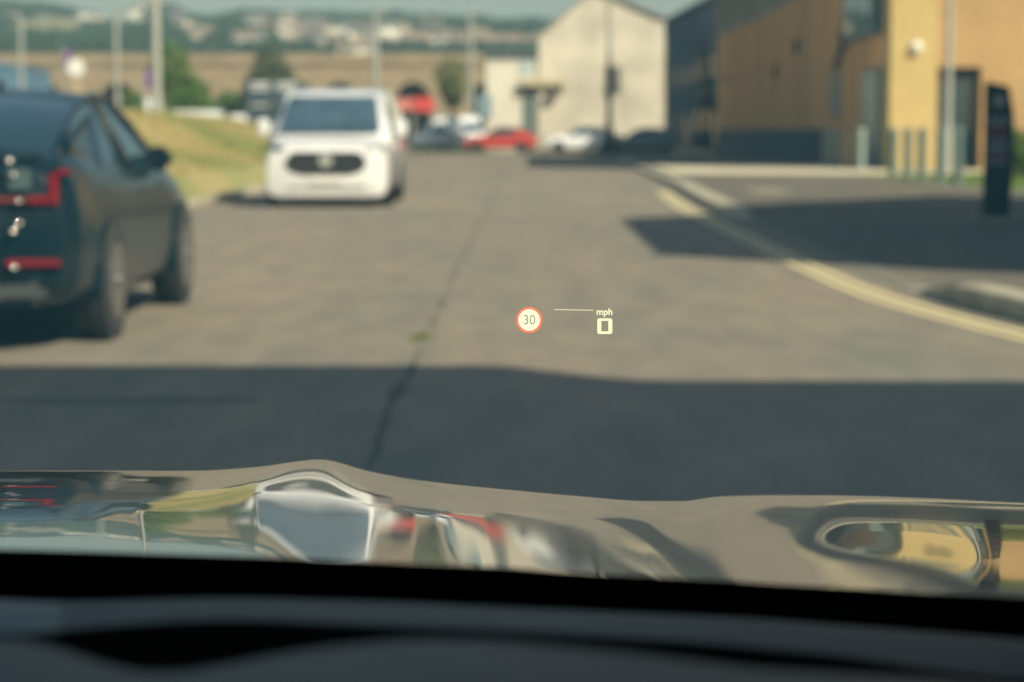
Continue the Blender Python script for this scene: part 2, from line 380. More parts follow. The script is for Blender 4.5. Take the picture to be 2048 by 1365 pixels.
def leaves(b, c, rx, ry, rz, n, size, rg, shape='ball', hollow=0.35):
    k = 0
    while k < n:
        u = Vector((rg.uniform(-1, 1), rg.uniform(-1, 1), rg.uniform(-1, 1)))
        if shape == 'cone':
            rad = math.hypot(u.x, u.y); lim = 0.12 + 0.88 * (1 - (u.z + 1) / 2) ** 0.8
            if rad > lim: continue
        elif u.length > 1: continue
        if noise.noise(u * 2.3 + Vector(c) * 0.37) < -0.18 and rg.random() < 0.85: continue
        if u.length < hollow: continue
        p = Vector(c) + Vector((u.x * rx, u.y * ry, u.z * rz))
        a = Vector((rg.gauss(0, 1), rg.gauss(0, 1), rg.gauss(0, 1))).normalized(); q = a.cross(Vector((rg.gauss(0, 1), rg.gauss(0, 1), rg.gauss(0, 1)))).normalized()
        s_ = size * rg.uniform(0.6, 1.4)
        b.add([p - a * s_, p + q * s_ * 0.6, p + a * s_, p - q * s_ * 0.6], [(0, 1, 2, 3)]); k += 1
def tree(px, D, h, cr, lab, m, shape='ball', trunk_h=None, n=2600, size=0.14, name='tree', lobes=None, seed=1, base=0.0, group=None):
    rg = random.Random(seed); x = XZ(px, D); t = thing(name, lab, 'tree', (x, D, base), group=group)
    th = trunk_h if trunk_h is not None else h * 0.3
    tb = MB(); top = h * 0.85
    tb.tube([(0, 0, -0.1), (0.03, 0, th * 0.5), (0.0, 0.05, th), (0.08, 0, (th + top) / 2), (0, 0, top)], [h * 0.03, h * 0.024, h * 0.02, h * 0.012, 0.02], 8)
    for i in range(7):
        a = i * 2.4; z0 = th + (top - th) * i / 8; tb.tube([(0, 0, z0), (cr * .45 * math.cos(a), cr * .45 * math.sin(a), z0 + h * 0.1), (cr * .75 * math.cos(a), cr * .75 * math.sin(a), z0 + h * 0.2)], [h * .012, h * .007, 0.01], 5)
    tb.build('trunk', M['bark'], t, smooth=True)
    b = MB()
    if lobes:
        for (lx, lz, lr, lh) in lobes: leaves(b, (lx, rg.uniform(-.3, .3) * cr, lz), lr, lr, lh, int(n / len(lobes)), size, rg, shape)
    elif shape == 'cone': leaves(b, (0, 0, (th + h) / 2), cr, cr, (h - th) / 2, n, size, rg, 'cone', 0)
    else:
        leaves(b, (0, 0, (th + h) / 2), cr * .8, cr * .8, (h - th) / 2, n // 2, size, rg)
        for i in range(6):
            a = rg.uniform(0, 6.28); zz = rg.uniform(th + .2 * (h - th), h - .2 * (h - th)); leaves(b, (cr * .5 * math.cos(a), cr * .5 * math.sin(a), zz), cr * .5, cr * .5, cr * .45, n // 12, size, rg)
    b.build('crown', m, t); return t
tree(345, 150, 7.2, 1.6, 'bright green bushy tree right of the tall lamp post, taller of the two greens', M['green'], lobes=[(0.0, 5.3, 1.5, 1.9), (0.5, 3.6, 2.0, 2.0), (.2, 1.6, 2.1, 1.5), (1.3, 2.9, 1.5, 1.5)], trunk_h=1.0, seed=3, n=3600, size=.16)
tree(402, 152, 4.8, 1.5, 'lower bright green bush between tall lamp post and parked white cars', M['green'], lobes=[(-0.3, 3.5, 1.1, 1.2), (0.4, 1.9, 1.5, 1.5)], trunk_h=0.6, seed=4, n=2600, size=.16, name='bush')
tree(545, 225, 10.2, 4.6, 'dark grey green conical tree behind the dark lorry', M['greygreen'], 'cone', 1.0, 5200, 0.24, seed=5)
tree(470, 232, 6.6, 2.2, 'green bushy tree left of the dark lorry', M['green'], lobes=[(-0.5, 3.6, 1.7, 1.9), (0.6, 3.0, 1.9, 2.0)], trunk_h=1, seed=6, n=2400, size=.2)
tree(604, 215, 5.3, 1.1, 'small green shrub beside the conical tree', M['green'], lobes=[(0, 3.6, .8, 1.4)], trunk_h=1, seed=61, n=900, size=.18, name='shrub')
tree(905, 172, 7.0, 1.5, 'olive round crowned street tree on a slim trunk in the middle distance', M['olive'], lobes=[(-0.1, 5.5, 1.35, 1.4), (0.1, 4.6, 1.35, 1.1), (0.1, 3.7, .8, .8)], trunk_h=3.3, seed=7, n=1500, size=.17)
tree(262, 190, 4.6, 1.4, 'dark green bush in front of the viaduct left of the tall lamp post', M['green'], lobes=[(0.3, 3.2, 1.2, 1.4)], trunk_h=1, seed=8, n=1300, size=.18, name='bush')
# hedge by totem
hg = thing('hedge', 'dark green clipped hedge behind the black totem sign', 'hedge', (12.4, 52, 0.15))
b = MB(); rg = random.Random(12)
for i in range(14): leaves(b, (-1.2 + i * 0.32, rg.uniform(-.3, .3), 0.52), 0.5, 0.8, 0.62, 700, 0.05, rg, hollow=0.1)
b.build('foliage', M['green'], hg)

# ---------------------------------------------------------------- hills
def lin(t, pts):
    if t <= pts[0][0]: return pts[0][1]
    for i in range(len(pts) - 1):
        if t <= pts[i + 1][0]:
            u = (t - pts[i][0]) / (pts[i + 1][0] - pts[i][0]); return pts[i][1] + (pts[i + 1][1] - pts[i][1]) * u
    return pts[-1][1]
CREST = [(-600, -15), (0, -2), (100, 5), (180, 20), (240, 24), (300, 8), (350, 10), (390, 36), (440, 36), (500, 22), (600, 30), (750, 34), (850, 36), (1000, 44), (1100, 45), (1300, 55), (2600, 80)]
def hill_z(x, y):
    px = VPX + x * FPX / y
    zc = EYE + (HOR - lin(px, CREST)) * 1300 / FPX - 7.5
    t = (y - 760) / 540.0
    if y < 320: return 0.0
    if t <= 0: z = 25 * ((y - 320) / 440.0) ** 1.6
    elif t <= 1: z = 25 + (zc - 25) * t
    else: z = zc - (t - 1) * 30
    return z + 2.0 * noise.noise(Vector((x * 0.006, y * 0.006, 0))) * min(1, (y - 320) / 100)
M['hill'] = mat('hill_fields', (0.15, 0.16, 0.075), 0.95, scale=0.006, col2=(0.25, 0.22, 0.12), mixr=(0.4, 0.6))
b = MB(); ys = [320 + 20 * i for i in range(4)] + [400 + 30 * i for i in range(31)] + [1340, 1400, 1600, 2200]
b.loft([[Vector((-900 + 22 * i, y, hill_z(-900 + 22 * i, y) if y <= 1400 else -1)) for i in range(100)] for y in ys], closed=False)
o = b.build('hills', M['hill'], smooth=True); o['kind'] = 'structure'
def on_hill(px, py):
    best = None; y = 600.0
    while y < 1320:
        x = (px - VPX) * y / FPX; z = hill_z(x, y); row = HOR - (z - EYE) * FPX / y
        if row <= py: return Vector((x, y, z))
        y += 6
    x = (px - VPX) * 1300 / FPX; return Vector((x, 1300, hill_z(x, 1300)))
HOUSES = []
def hr(px0, px1, py, n, w_=8): 
    for i in range(n): HOUSES.append((px0 + (px1 - px0) * (i + .5) / n + rnd.uniform(-3, 3), py + rnd.uniform(-4, 4) + 8))
hr(490, 590, 52, 5); hr(600, 665, 60, 4); hr(590, 670, 74, 3); hr(680, 740, 70, 3); hr(762, 800, 62, 3); hr(770, 812, 74, 2); hr(825, 912, 60, 5)
hr(340, 362, 48, 2); hr(355, 392, 60, 2); hr(372, 412, 88, 3); hr(165, 212, 36, 2); hr(262, 300, 30, 2)
hr(452, 520, 92, 4); hr(548, 580, 80, 2); hr(580, 640, 98, 3); hr(650, 690, 100, 2); hr(690, 740, 118, 2); hr(820, 900, 98, 5); hr(915, 1068, 104, 8); hr(745, 800, 104, 3); hr(930, 960, 88, 2); hr(690, 760, 86, 3); hr(560, 585, 60, 1); hr(416, 440, 70, 1)
HW = [mat('house_cream', (0.66, 0.59, 0.45), 0.9, 0.1, 1), mat('house_white', (0.80, 0.78, 0.70), 0.9, 0.06, 1), mat('house_tan', (0.42, 0.31, 0.2), 0.9, 0.12, 1), mat('house_pink', (0.42, 0.28, 0.22), 0.9, 0.12, 1)]
HRF = [mat('roof_slate', (0.12, 0.12, 0.125), 0.8, 0.15, 2), mat('roof_brown', (0.22, 0.165, 0.13), 0.8, 0.15, 2)]
HN = [('cream house', 'cream'), ('white house', 'white'), ('tan house', 'tan'), ('pinkish house', 'pink')]
RN = ['grey slate roof', 'brown tiled roof']
protos = {}; LAB = {}
def house_proto(k, r_):
    t = thing('house', 'x', 'house'); W, Dp, H = 9.0, 7.0, 5.2
    MB().bb(-W / 2, W / 2, -Dp / 2, Dp / 2, -2, H).build('wall', HW[k], t)
    rf = MB().prism([(-W / 2 - .3, -Dp / 2 - .4, H - .1), (-W / 2 - .3, Dp / 2 + .4, H - .1), (-W / 2 - .3, 0, H + 2.6)], (W + .6, 0, 0)).build('roof', HRF[r_], t)
    MB().bb(W / 2 - 1.2, W / 2 - .4, -.5, .5, H + 1, H + 3.4).build('chimney', HW[2], rf)
    for x in (-2.6, 2.6):
        for z in (1.3, 3.9): MB().bb(x - .65, x + .65, -Dp / 2 - .06, -Dp / 2 + .02, z - .6, z + .6).build('window', M['glass'], t)
    MB().bb(-.5, .5, -Dp / 2 - .05, -Dp / 2 + .02, 0, 2.1).build('door', M['black'], t)
    return t
def copy_tree(o, parent=None):
    c = o.copy(); COL.objects.link(c); c.parent = parent
    for ch in list(o.children): copy_tree(ch, c)
    return c
used = set()
for i, (hx, hy) in enumerate(HOUSES):
    k = rnd.choices([0, 1, 2, 3], [5, 5, 2, 1])[0]; r_ = rnd.choice([0, 0, 1])
    if hx > 915: k = rnd.choice([2, 3, 0, 0]); r_ = 1
    if (k, r_) not in protos: protos[(k, r_)] = house_proto(k, r_); o = protos[(k, r_)]
    else: o = copy_tree(protos[(k, r_)])
    p = on_hill(hx, hy); o.location = p; o.rotation_euler.z = rnd.uniform(-.5, .5) + (0 if rnd.random() < .8 else 1.57)
    sc = rnd.uniform(.75, 1.05); o.scale = (sc, sc, sc * rnd.uniform(.9, 1.1))
    side = 'left of tall lamp' if hx < 318 else 'right of tall lamp' if hx < 445 else 'above conical tree' if hx < 600 else 'above white van' if hx < 740 else 'above red hoarding' if hx < 860 else 'above olive tree' if hx < 950 else 'left of gable building'
    row = 'hill crest' if hy < 66 else 'mid hill' if hy < 90 else 'hill foot'
    LAB.setdefault((HN[k][0], RN[r_].split()[0] + ' roof', row, side), []).append((hx, hy, o))
ORD = ['leftmost', 'second', 'third', 'fourth', 'fifth', 'sixth', 'seventh', 'eighth']
for key, L_ in LAB.items():
    L_.sort(key=lambda q: q[0])
    for i, (hx, hy, o) in enumerate(L_):
        nm = ('' if len(L_) == 1 else 'leftmost ' if i == 0 else 'rightmost ' if i == len(L_) - 1 else ORD[i] + ' from left ')
        o['label'] = nm + '%s with %s, %s, %s' % key; o['group'] = 'houses on the far hillside'
# far woodland as one mass
b = MB(); rg = random.Random(5)
def clump(px, py, h=7.0, r_=4.0, n=46):
    p = on_hill(px, py); r_ *= 1.12; h *= 1.0; s_ = r_ * 0.33
    leaves(b, (p.x, p.y, p.z + h * .5), r_, r_, h * .6, n, s_, rg, hollow=0.2)
for i in range(240):
    x = rg.uniform(-150, 165); y = rg.uniform(14, 66)
    if y < 64 - max(0, x) * .30: clump(x, y, 6, 5)
for i in range(260): clump(rg.uniform(-100, 1100), rg.uniform(112, 128), 5.5, 3.6)
for i in range(70): clump(rg.uniform(300, 400), rg.uniform(24, 40), 6, 5)
for i in range(380):
    x = rg.uniform(385, 1150); clump(x, lin(x, CREST) + rg.uniform(12, 36), 7, 4.5)
for i in range(60): clump(rg.uniform(390, 500), rg.uniform(40, 60), 7, 4.5)
for i in range(620):
    x = rg.uniform(310, 1100); y = rg.uniform(44, 112)
    if any(abs(x - hx) < 19 and -12 < y - hy < 26 for hx, hy in HOUSES): continue
    clump(x, y, 5.5, 3.6)
for i in range(180):
    x = rg.uniform(-60, 330); clump(x, rg.uniform(84, 112) - (20 if x < 20 else 0), 5, 3.5)
for i in range(60): clump(rg.uniform(180, 320), rg.uniform(62, 88), 5, 3.5)
for i in range(40): clump(rg.uniform(1150, 1500), rg.uniform(40, 70), 8, 5)
for i in range(150):
    x = rg.uniform(310, 1090); y = rg.uniform(58, 112)
    if any(abs(x - hx) < 16 and -6 < y - hy < 30 for hx, hy in HOUSES): continue
    clump(x, y, 8.5, 6.5, 70)
o = b.build('woodland', M['wood_far'], None); tag(o, 'dark green woodland covering the far hill between the houses', 'woodland', kind='stuff')

# ---------------------------------------------------------------- viaduct
M['stone'] = mat('sandstone', (0.25, 0.195, 0.125), 0.95, scale=0.25, col2=(0.34, 0.27, 0.175), mixr=(0.3, 0.7), stretch=(1, 1, 2.2))
M['archshade'] = mat('arch_shade_tone', (0.06, 0.055, 0.05), 0.95, 0.3, 1)
va = thing('viaduct', 'long sandstone railway viaduct with dark arches below the hill', 'viaduct', (0, 300, 0))
b = MB(); D = 300; topz = EYE + (HOR - 117) * D / FPX; az = EYE + (HOR - 166) * D / FPX; ar = 2.3; spacing = 147 * D / FPX
c0 = XZ(92, D) - 5 * spacing; cs = [c0 + spacing * i for i in range(14)]
xl = cs[0] - spacing / 2
for c in cs:
    x0, x1 = c - spacing / 2, c + spacing / 2; sp = az - ar
    b.bb(x0, c - ar, 0, 8, -0.2, sp); b.bb(c + ar, x1, 0, 8, -0.2, sp)
    pts = [(x0, sp)] + [(c - ar * math.cos(math.pi * k / 16), sp + ar * math.sin(math.pi * k / 16)) for k in range(17)] + [(x1, sp), (x1, topz - .9), (x0, topz - .9)]
    n = len(pts); 
    for k in range(17 + 1):
        pass
    # spandrel as strips
    for k in range(16):
        a0 = pts[1 + k]; a1 = pts[2 + k]
        b.prism([(a0[0], 0, a0[1]), (a1[0], 0, a1[1]), (a1[0], 0, topz - .9), (a0[0], 0, topz - .9)], (0, 8, 0))
    b.prism([(x0, 0, sp), (c - ar, 0, sp), (c - ar, 0, topz - .9), (x0, 0, topz - .9)], (0, 8, 0))
    b.prism([(c + ar, 0, sp), (x1, 0, sp), (x1, 0, topz - .9), (c + ar, 0, topz - .9)], (0, 8, 0))
b.build('wall', M['stone'], va)
xr = cs[-1] + spacing / 2
MB().bb(xl, xr, -.25, 8.2, topz - .9, topz - .5).build('string_course', M['stone'], va)
MB().bb(xl, xr, 0, .5, topz - .5, topz + .5).build('parapet', M['stone'], va)
for c in cs: MB().bb(c - ar, c + ar, 5, 5.3, -.1, az).build('arch_shade_panel', M['archshade'], va)  # dark panels close the arches, their inner shade put into the colour

# ---------------------------------------------------------------- buildings
M['orange'] = brick_mat('buff_orange_brick', (0.50, 0.31, 0.12), (0.43, 0.26, 0.10), (0.50, 0.38, 0.22))
M['yellowb'] = brick_mat('yellow_brick', (0.56, 0.42, 0.16), (0.50, 0.37, 0.14), (0.6, 0.48, 0.26))
M['brownclad'] = mat('brown_wall', (0.90, 0.57, 0.28), 0.9, scale=1.2, col2=(0.66, 0.43, 0.24), stretch=(1, 1, 0.05), mixr=(.35, .65))
M['greyclad'] = mat('grey_metal_cladding', (0.40, 0.35, 0.27), 0.55, 0.2, 1.2, stretch=(1, 1, .05))
M['navy'] = mat('engineering_brick', (0.06, 0.075, 0.085), 0.8, 0.2, 1.5)
M['bluegrey'] = mat('blue_grey_frame', (0.07, 0.13, 0.16), 0.5, 0.15, 3)
M['harl'] = mat('pale_roughcast', (0.57, 0.53, 0.44), 0.95, 0.17, 0.45, 0.3, 20)
M['slate'] = mat('slate_blue', (0.055, 0.085, 0.115), 0.75, 0.2, 1.2)
M['dgreen'] = mat('grey_green_paint', (0.12, 0.165, 0.155), 0.5, 0.12, 5)
M['galv'] = mat('galvanised_steel', (0.42, 0.43, 0.40), 0.5, 0.1, 4, metal=0.3)
M['white'] = mat('white_paint', (0.78, 0.78, 0.75), 0.4, 0.05, 2)
XW, Y0, Y1, BH = 10.5, 63.6, 120.5, 12.5
YM = 97.0
ob = thing('brick_building', 'large orange brick building with yellow corner and shaded brown side wall', 'building', (XW, Y0, 0))
def loc(x, y, z): return Vector((x - XW, y - Y0, z))
# side wall (facing the road) brown with vertical boards
b = MB(); b.bb(0, 9, 1.2, Y1 - Y0, 0, 6.2); b.build('side_wall', M['brownclad'], ob)
b = MB()
for i in range(39): y = 2.5 + i * 1.38; b.bb(-.09, 0.0, y, y + .28, 1.3, 6.18)
b.build('board_ribs', M['brownclad'], ob)
MB().bb(-.1, 9, 14.9, Y1 - Y0 + .1, 0, 1.28).build('plinth', M['navy'], ob)
b = MB(); b.bb(-.04, 9, 1.25, YM - Y0, 6.2, BH); b.bb(-.04, 9, YM - Y0, Y1 - Y0 + .05, 6.2, 9.0)
for i in range(74): y = 1.4 + i * .75; b.bb(-.09, -.04, y, y + .1, 6.25, BH if y < YM - Y0 - .2 else 8.95)
b.build('upper_cladding', M['greyclad'], ob)
MB().bb(-.12, 9.1, 1.2, YM - Y0 + .1, BH, BH + .25).build('parapet', M['slate'], ob)
MB().bb(-.12, 9.1, YM - Y0 + .1, Y1 - Y0 + .1, 9.0, 9.1).build('parapet', M['slate'], ob)
MB().bb(-.06, 1.26, 0, 1.2, 0, BH + .3).build('corner_pier', M['yellowb'], ob, label='yellow brick corner pier of the orange building')
# front wall with recessed entrance
x0, x1 = 1.26, 12.0
ex0, ex1, ez = XZ(1871, Y0) - XW, XZ(1957, Y0) - XW, EYE + (HOR - 136) * Y0 / FPX
b = MB(); b.bb(ex1, x1, 0.10, 1.2, 0, BH); b.bb(x0, ex0, 0.1, 1.2, 0, BH) if ex0 > x0 + .02 else None; b.bb(max(x0, ex0), ex1, 0.1, 1.2, ez, BH)
b.build('front_wall', M['orange'], ob)
en = MB().bb(max(x0, ex0), ex1, .5, .7, 0, ez).build('entrance', M['navy'], ob)
b = MB().bb(ex0 + .15, ex1 - .15, .46, .5, .2, ez - .3); b.build('glass', M['glass'], en)
MB().bb(-.1, 12.05, -.02, 1.3, BH + .3, BH + .5).build('coping', M['slate'], ob)
# round lamp
pl = P(1832, 95, Y0)
MB().lathe(loc(pl.x, Y0 - .1, pl.z), [(0.02, -.12), (.12, -.09), (.17, -.02), (.18, .1)], 18, 'Y').build('alarm_box', M['white'], ob, smooth=True)
# side wall openings by pixel rows at X = XW
def side(px, py, out=0.0):
    D = (XW - out) * FPX / (px - VPX); return D, EYE + (HOR - py) * D / FPX
def side_panel(name, pa, pb, ya, yb, m, proj=.06, parent=ob):
    Da, _ = side(pa, 0); Db, _ = side(pb, 0); z1 = side(pa, ya)[1]; z0 = side(pa, yb)[1]
    return MB().bb(-proj, .0 if proj < .3 else .1, Db - Y0, Da - Y0, max(z0, .02), z1).build(name, m, parent)
dr = side_panel('door', 1722, 1764, 142, 345, M['dgreen'], .08); side_panel('door_glass', 1728, 1756, 150, 320, mat('door_glazing', (.10, .17, .17), .3, .5, .6, ior=1.7), .11, dr)
wn = side_panel('window', 1660, 1682, 146, 235, M['bluegrey'], .08)
bay = side_panel('bay_window', 1696, 1760, -14, 88, M['bluegrey'], .25)
Da, _ = side(1700, 0); Db, _ = side(1755, 0)
for i in range(3):
    ya = Da - Y0 - (Da - Db) * (i + .06) / 3; yb = Da - Y0 - (Da - Db) * (i + .9) / 3
    MB().bb(-.29, -.24, min(ya, yb), max(ya, yb), side(1700, 70)[1], side(1700, 0)[1]).build('pane', M['glass'], bay)
D_, z_ = side(1686, 95); MB().tube([loc(XW - .1, D_, side(1686, 60)[1]), loc(XW - .12, D_, side(1686, 100)[1]), loc(XW - .14, D_ + 1.2, side(1684, 132)[1])], .12, 10).build('drainpipe', M['navy'], ob)
for (px, py) in ((1592, 95), (1551, 146), (1456, 160)):
    D_, z_ = side(px, py); MB().cylx(loc(XW - .09, D_, z_), .27, .12).build('wall_vent', M['navy'], ob)

# dark slate block beyond
DBX, DBY = 12.0, 134.0
db = thing('dark_building', 'dark slate blue gabled building in shade beyond the orange one', 'building', (DBX, DBY, 0))
Lb = 54.0
def dh(y): return EYE + (HOR - lin(VPX + DBX * FPX / (DBY + y), [(1300, 66), (1325, 55), (1420, 8), (1450, 2)])) * (DBY + y) / FPX
ysb = [0, 8, 18, 30, 42, Lb]
b = MB(); b.prism([(0, .2, 0)] + [(0, max(y, .2), dh(y)) for y in ysb] + [(0, Lb, 0)], (9, 0, 0)); b.build('wall', M['slate'], db)
b = MB(); b.prism([(-.3, y, dh(y) + .05) for y in ysb] + [(-.3, y, dh(y) + .35) for y in reversed(ysb)], (9.5, 0, 0)); b.build('roof', M['slate'], db)
for (y, z, hh, ww) in ((4, .05, 2.3, 1.8), (10, 1.2, 1.4, 2.4), (18, 1.2, 1.4, 2.6), (28, .05, 2.3, 2), (38, 1.2, 1.4, 2.6), (6, 4.6, 1.4, 2.2), (16, 4.6, 1.4, 2.2), (26, 4.6, 1.4, 2.2), (38, 4.6, 1.4, 2.2)):
    MB().bb(-.06, 0, y, y + ww, z, z + hh).build('window', M['glass'], db)
MB().bb(-.12, 0, 1.5, 20, 3.3, 4.2).build('fascia_sign', M['bluegrey'], db)
MB().lathe((-.1, 1.4, EYE + (HOR - 27) * (DBY + 1.4) / FPX), [(.02, -.2), (.3, -.15), (.32, 0)], 14, 'X').build('alarm_box', mat('terracotta_box', (.5, .16, .1), .5, .1), db, smooth=True)

# pale gable building
GD = 129.0
def GP(px, py, D=GD): p = P(px, py, D); return p
gb = thing('gable_building', 'tall pale roughcast gable end building behind the white parked car', 'building', (0, GD, 0))
a = [GP(1077, 300), GP(1077, 76), GP(1190, -22), GP(1328, 38), GP(1328, 300)]
a = [Vector((p.x, 0, max(p.z, 0))) for p in a]
b = MB().prism(a, (1.5, 26, 0)); b.build('wall', M['harl'], gb)
for (p, q) in ((a[1], a[2]), (a[2], a[3])):
    d = (q - p).normalized(); n = Vector((-d.z, 0, d.x)); 
    if n.z < 0: n = -n
    b = MB().prism([p - d * .25 + n * .02, q + n * .02 + d * .02, q + n * .14 + d * .02, p - d * .25 + n * .14], (1.5, 26.3, 0)); o = b.build('roof', mat('pale_slate', (.3, .3, .29), .85, .1, 2), gb); o.location.y = -.25
# annex with canopy, door
an = thing('annex_building', 'low off white flat roofed annex left of the pale gable building', 'building', (0, 129.2, 0))
p0, p1 = P(972, 118, 129.2), P(1076, 118, 129.2)
MB().bb(p0.x, p1.x, 0, 16, 0, p0.z).build('wall', mat('offwhite_render', (.66, .64, .55), .9, .08, .5), an)
MB().bb(p0.x - .1, p1.x, -.1, 16, p0.z, p0.z + .25).build('roof', M['slate'], an)
q0, q1 = P(1046, 168, 129.2), P(1070, 168, 129.2); MB().bb(q0.x, q1.x, -.06, .0, .02, q0.z).build('door', M['dgreen'], an)
q0, q1 = P(1038, 122, 129.2), P(1066, 150, 129.2); MB().bb(q0.x, q1.x, -.05, .0, q1.z, q0.z).build('shutter', mat('pale_blue_panel', (.42, .5, .52), .7, .06), an)
q0, q1 = P(1044, 164, 129.2), P(1128, 168, 129.2); cn = MB().bb(q0.x, q1.x, -.6, -.02, q1.z - .12, q0.z + .15).build('canopy', mat('canopy_buff', (.5, .44, .3), .8, .1), an)
q = P(1116, 178, 127.5); MB().box((q.x, -.8, q.z), (.55, .5, .4)).build('floodlight', M['black'], an, bevel=.05)
q0, q1 = P(956, 190, 129.2), P(984, 235, 129.2); MB().bb(q0.x, q1.x, -.06, -.0, q1.z, q0.z).build('roller_door', mat('blue_shutter', (.2, .3, .34), .6, .1), an)
# wall beside them
# buildings beyond the frame on the right that throw the shadows over the road
M['redbrick'] = brick_mat('red_brown_brick', (0.30, 0.16, 0.10), (0.25, 0.13, 0.085), (0.3, 0.27, 0.22))
def off_building(name, label, foot, h, m, steps=None):
    t = thing(name, label, 'building'); b = MB(); b.prism([(x, y, 0) for x, y in foot], (0, 0, h)); b.build('wall', m, t)
    n = len(foot); cx = sum(p[0] for p in foot) / n; cy = sum(p[1] for p in foot) / n
    for i in range(n):
        p, q = Vector(foot[i]), Vector(foot[(i + 1) % n]); L = (q - p).length; d = (q - p).normalized(); nn = Vector((d.y, -d.x))
        if (Vector((cx, cy)) - p).dot(nn) > 0: nn = -nn
        k = max(1, int(L / 4))
        for j in range(k):
            c = p + d * (L * (j + .5) / k)
            for z in [1.6 + 3 * u for u in range(int((h - 1.5) / 3))]:
                Mx = Matrix(((d.x, nn.x, 0), (d.y, nn.y, 0), (0, 0, 1)))
                f = MB().box((c.x + nn.x * .0, c.y + nn.y * .0, z), (1.5, .12, 1.5), Mx).build('window', M['white'], t)
                MB().box((c.x + nn.x * .03, c.y + nn.y * .03, z), (1.3, .12, 1.3), Mx).build('pane', M['glass'], f)
    return t
off_building('brick_house', 'brick block standing right of the road beyond the frame edge', [(7.73, 14.9), (7.75, 24), (13.5, 31.5), (18, 24), (17, 15.3)], 8.0, M['redbrick'])
t = off_building('brick_terrace', 'tall brick block behind the camera right of the road', [(6.2, -30), (6.2, .55), (9.9, .55), (10.3, .1), (10.6, -.15), (22, -.15), (22, -30)], 12.5, M['redbrick'])

# ---------------------------------------------------------------- street furniture
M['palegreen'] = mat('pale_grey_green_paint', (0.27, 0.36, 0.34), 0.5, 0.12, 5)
def bollard(px, D, lab):
    t = thing('bollard', lab, 'bollard', (XZ(px, D), D, .105), group='grey green bollards in front of the orange building')
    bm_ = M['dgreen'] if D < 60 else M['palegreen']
    b = MB().lathe((0, 0, 0), [(.10, 0), (.10, 1.08), (.105, 1.10), (.105, 1.14), (.085, 1.17), (.03, 1.19)], 20); b.build('post', bm_, t, smooth=40)
    MB().lathe((0, 0, 0), [(.16, 0), (.16, .02), (.11, .03)], 20).build('base_plate', M['dgreen'], t); return t
bl = [(1912, 45.6, 'bollard nearest the black totem sign'), (1877, 48, 'second bollard from the black totem, in front of the pale pole'),
      (1840, 50.3, 'third bollard from the totem, in front of the yellow corner'), (1812, 51.8, 'fourth bollard from the totem, in front of the yellow corner'),
      (1783, 54, 'bollard at the left edge of the yellow brick corner'), (1720, 64, 'bollard just left of the shaded doorway'),
      (1667, 68, 'right bollard of the close pair by the dark plinth'), (1650, 70, 'left bollard of the close pair by the dark plinth')]
for px, D, l in bl: bollard(px, D, ('grey green ' if D < 60 else 'paler grey green ') + l)
# totem sign
tp = G(1993, 440, .12)
ts = thing('totem_sign', 'tall black totem sign with pale lettering beside the lawn', 'sign', (tp.x, tp.y, .11), R(-6))
k = FPX / tp.y; wT = 56 / k; hT = 276 / k
poly = [(-wT / 2, 0), (wT / 2 - .03, 0), (wT / 2 + .02, hT * .45), (wT / 2 + .01, hT * .75), (wT / 2 - .06, hT * .965), (-wT / 2, hT)]
b = MB().prism([(x, -.06, z) for x, z in poly], (0, .12, 0)); b.build('panel', M['black'], ts, bevel=.008)
MB().bb(-wT / 2 - .14, wT / 2 + .14, -.2, .2, -.06, .05).build('base', M['concrete'], ts)
def text(name, s_, size, m, parent, locv, rot=(math.pi / 2, 0, 0), offset=0.0, ext=0.0, align='CENTER'):
    cu = bpy.data.curves.new(name, 'FONT'); cu.body = s_; cu.size = size; cu.align_x = align; cu.align_y = 'CENTER'; cu.offset = offset; cu.extrude = ext
    o = bpy.data.objects.new(name, cu); COL.objects.link(o); dg = bpy.context.evaluated_depsgraph_get(); dg.update()
    me = bpy.data.meshes.new_from_object(o.evaluated_get(dg)); bpy.data.objects.remove(o)
    me.materials.clear(); me.materials.append(m); q = bpy.data.objects.new(name, me); COL.objects.link(q); q.parent = parent; q.location = locv; q.rotation_euler = rot
    return q
M['palepaint'] = mat('pale_sign_paint', (.36, .40, .43), .6, .1); M['redpaint'] = mat('red_sign_paint', (.36, .08, .10), .6, .1)
# illegible rows of marks
b = MB().lathe((0, -.065, hT * .86), [(.075, 0), (.075, .004)], 20, 'Y'); b.build('emblem', M['palepaint'], ts)
b = MB(); rb_ = MB(); rg = random.Random(2)
for i, zf in enumerate((.735, .70, .66, .615, .575, .535, .50, .455, .42)):
    x = -.12
    tgt = rb_ if i in (2, 3, 7) else b
    while x < .11:
        w_ = rg.uniform(.014, .035); tgt.bb(x, x + w_, -.066, -.0605, hT * zf - .022, hT * zf + .022); x += w_ + .011
b.build('lettering', M['palepaint'], ts); rb_.build('lettering', M['redpaint'], ts, label='dull red lettering rows')
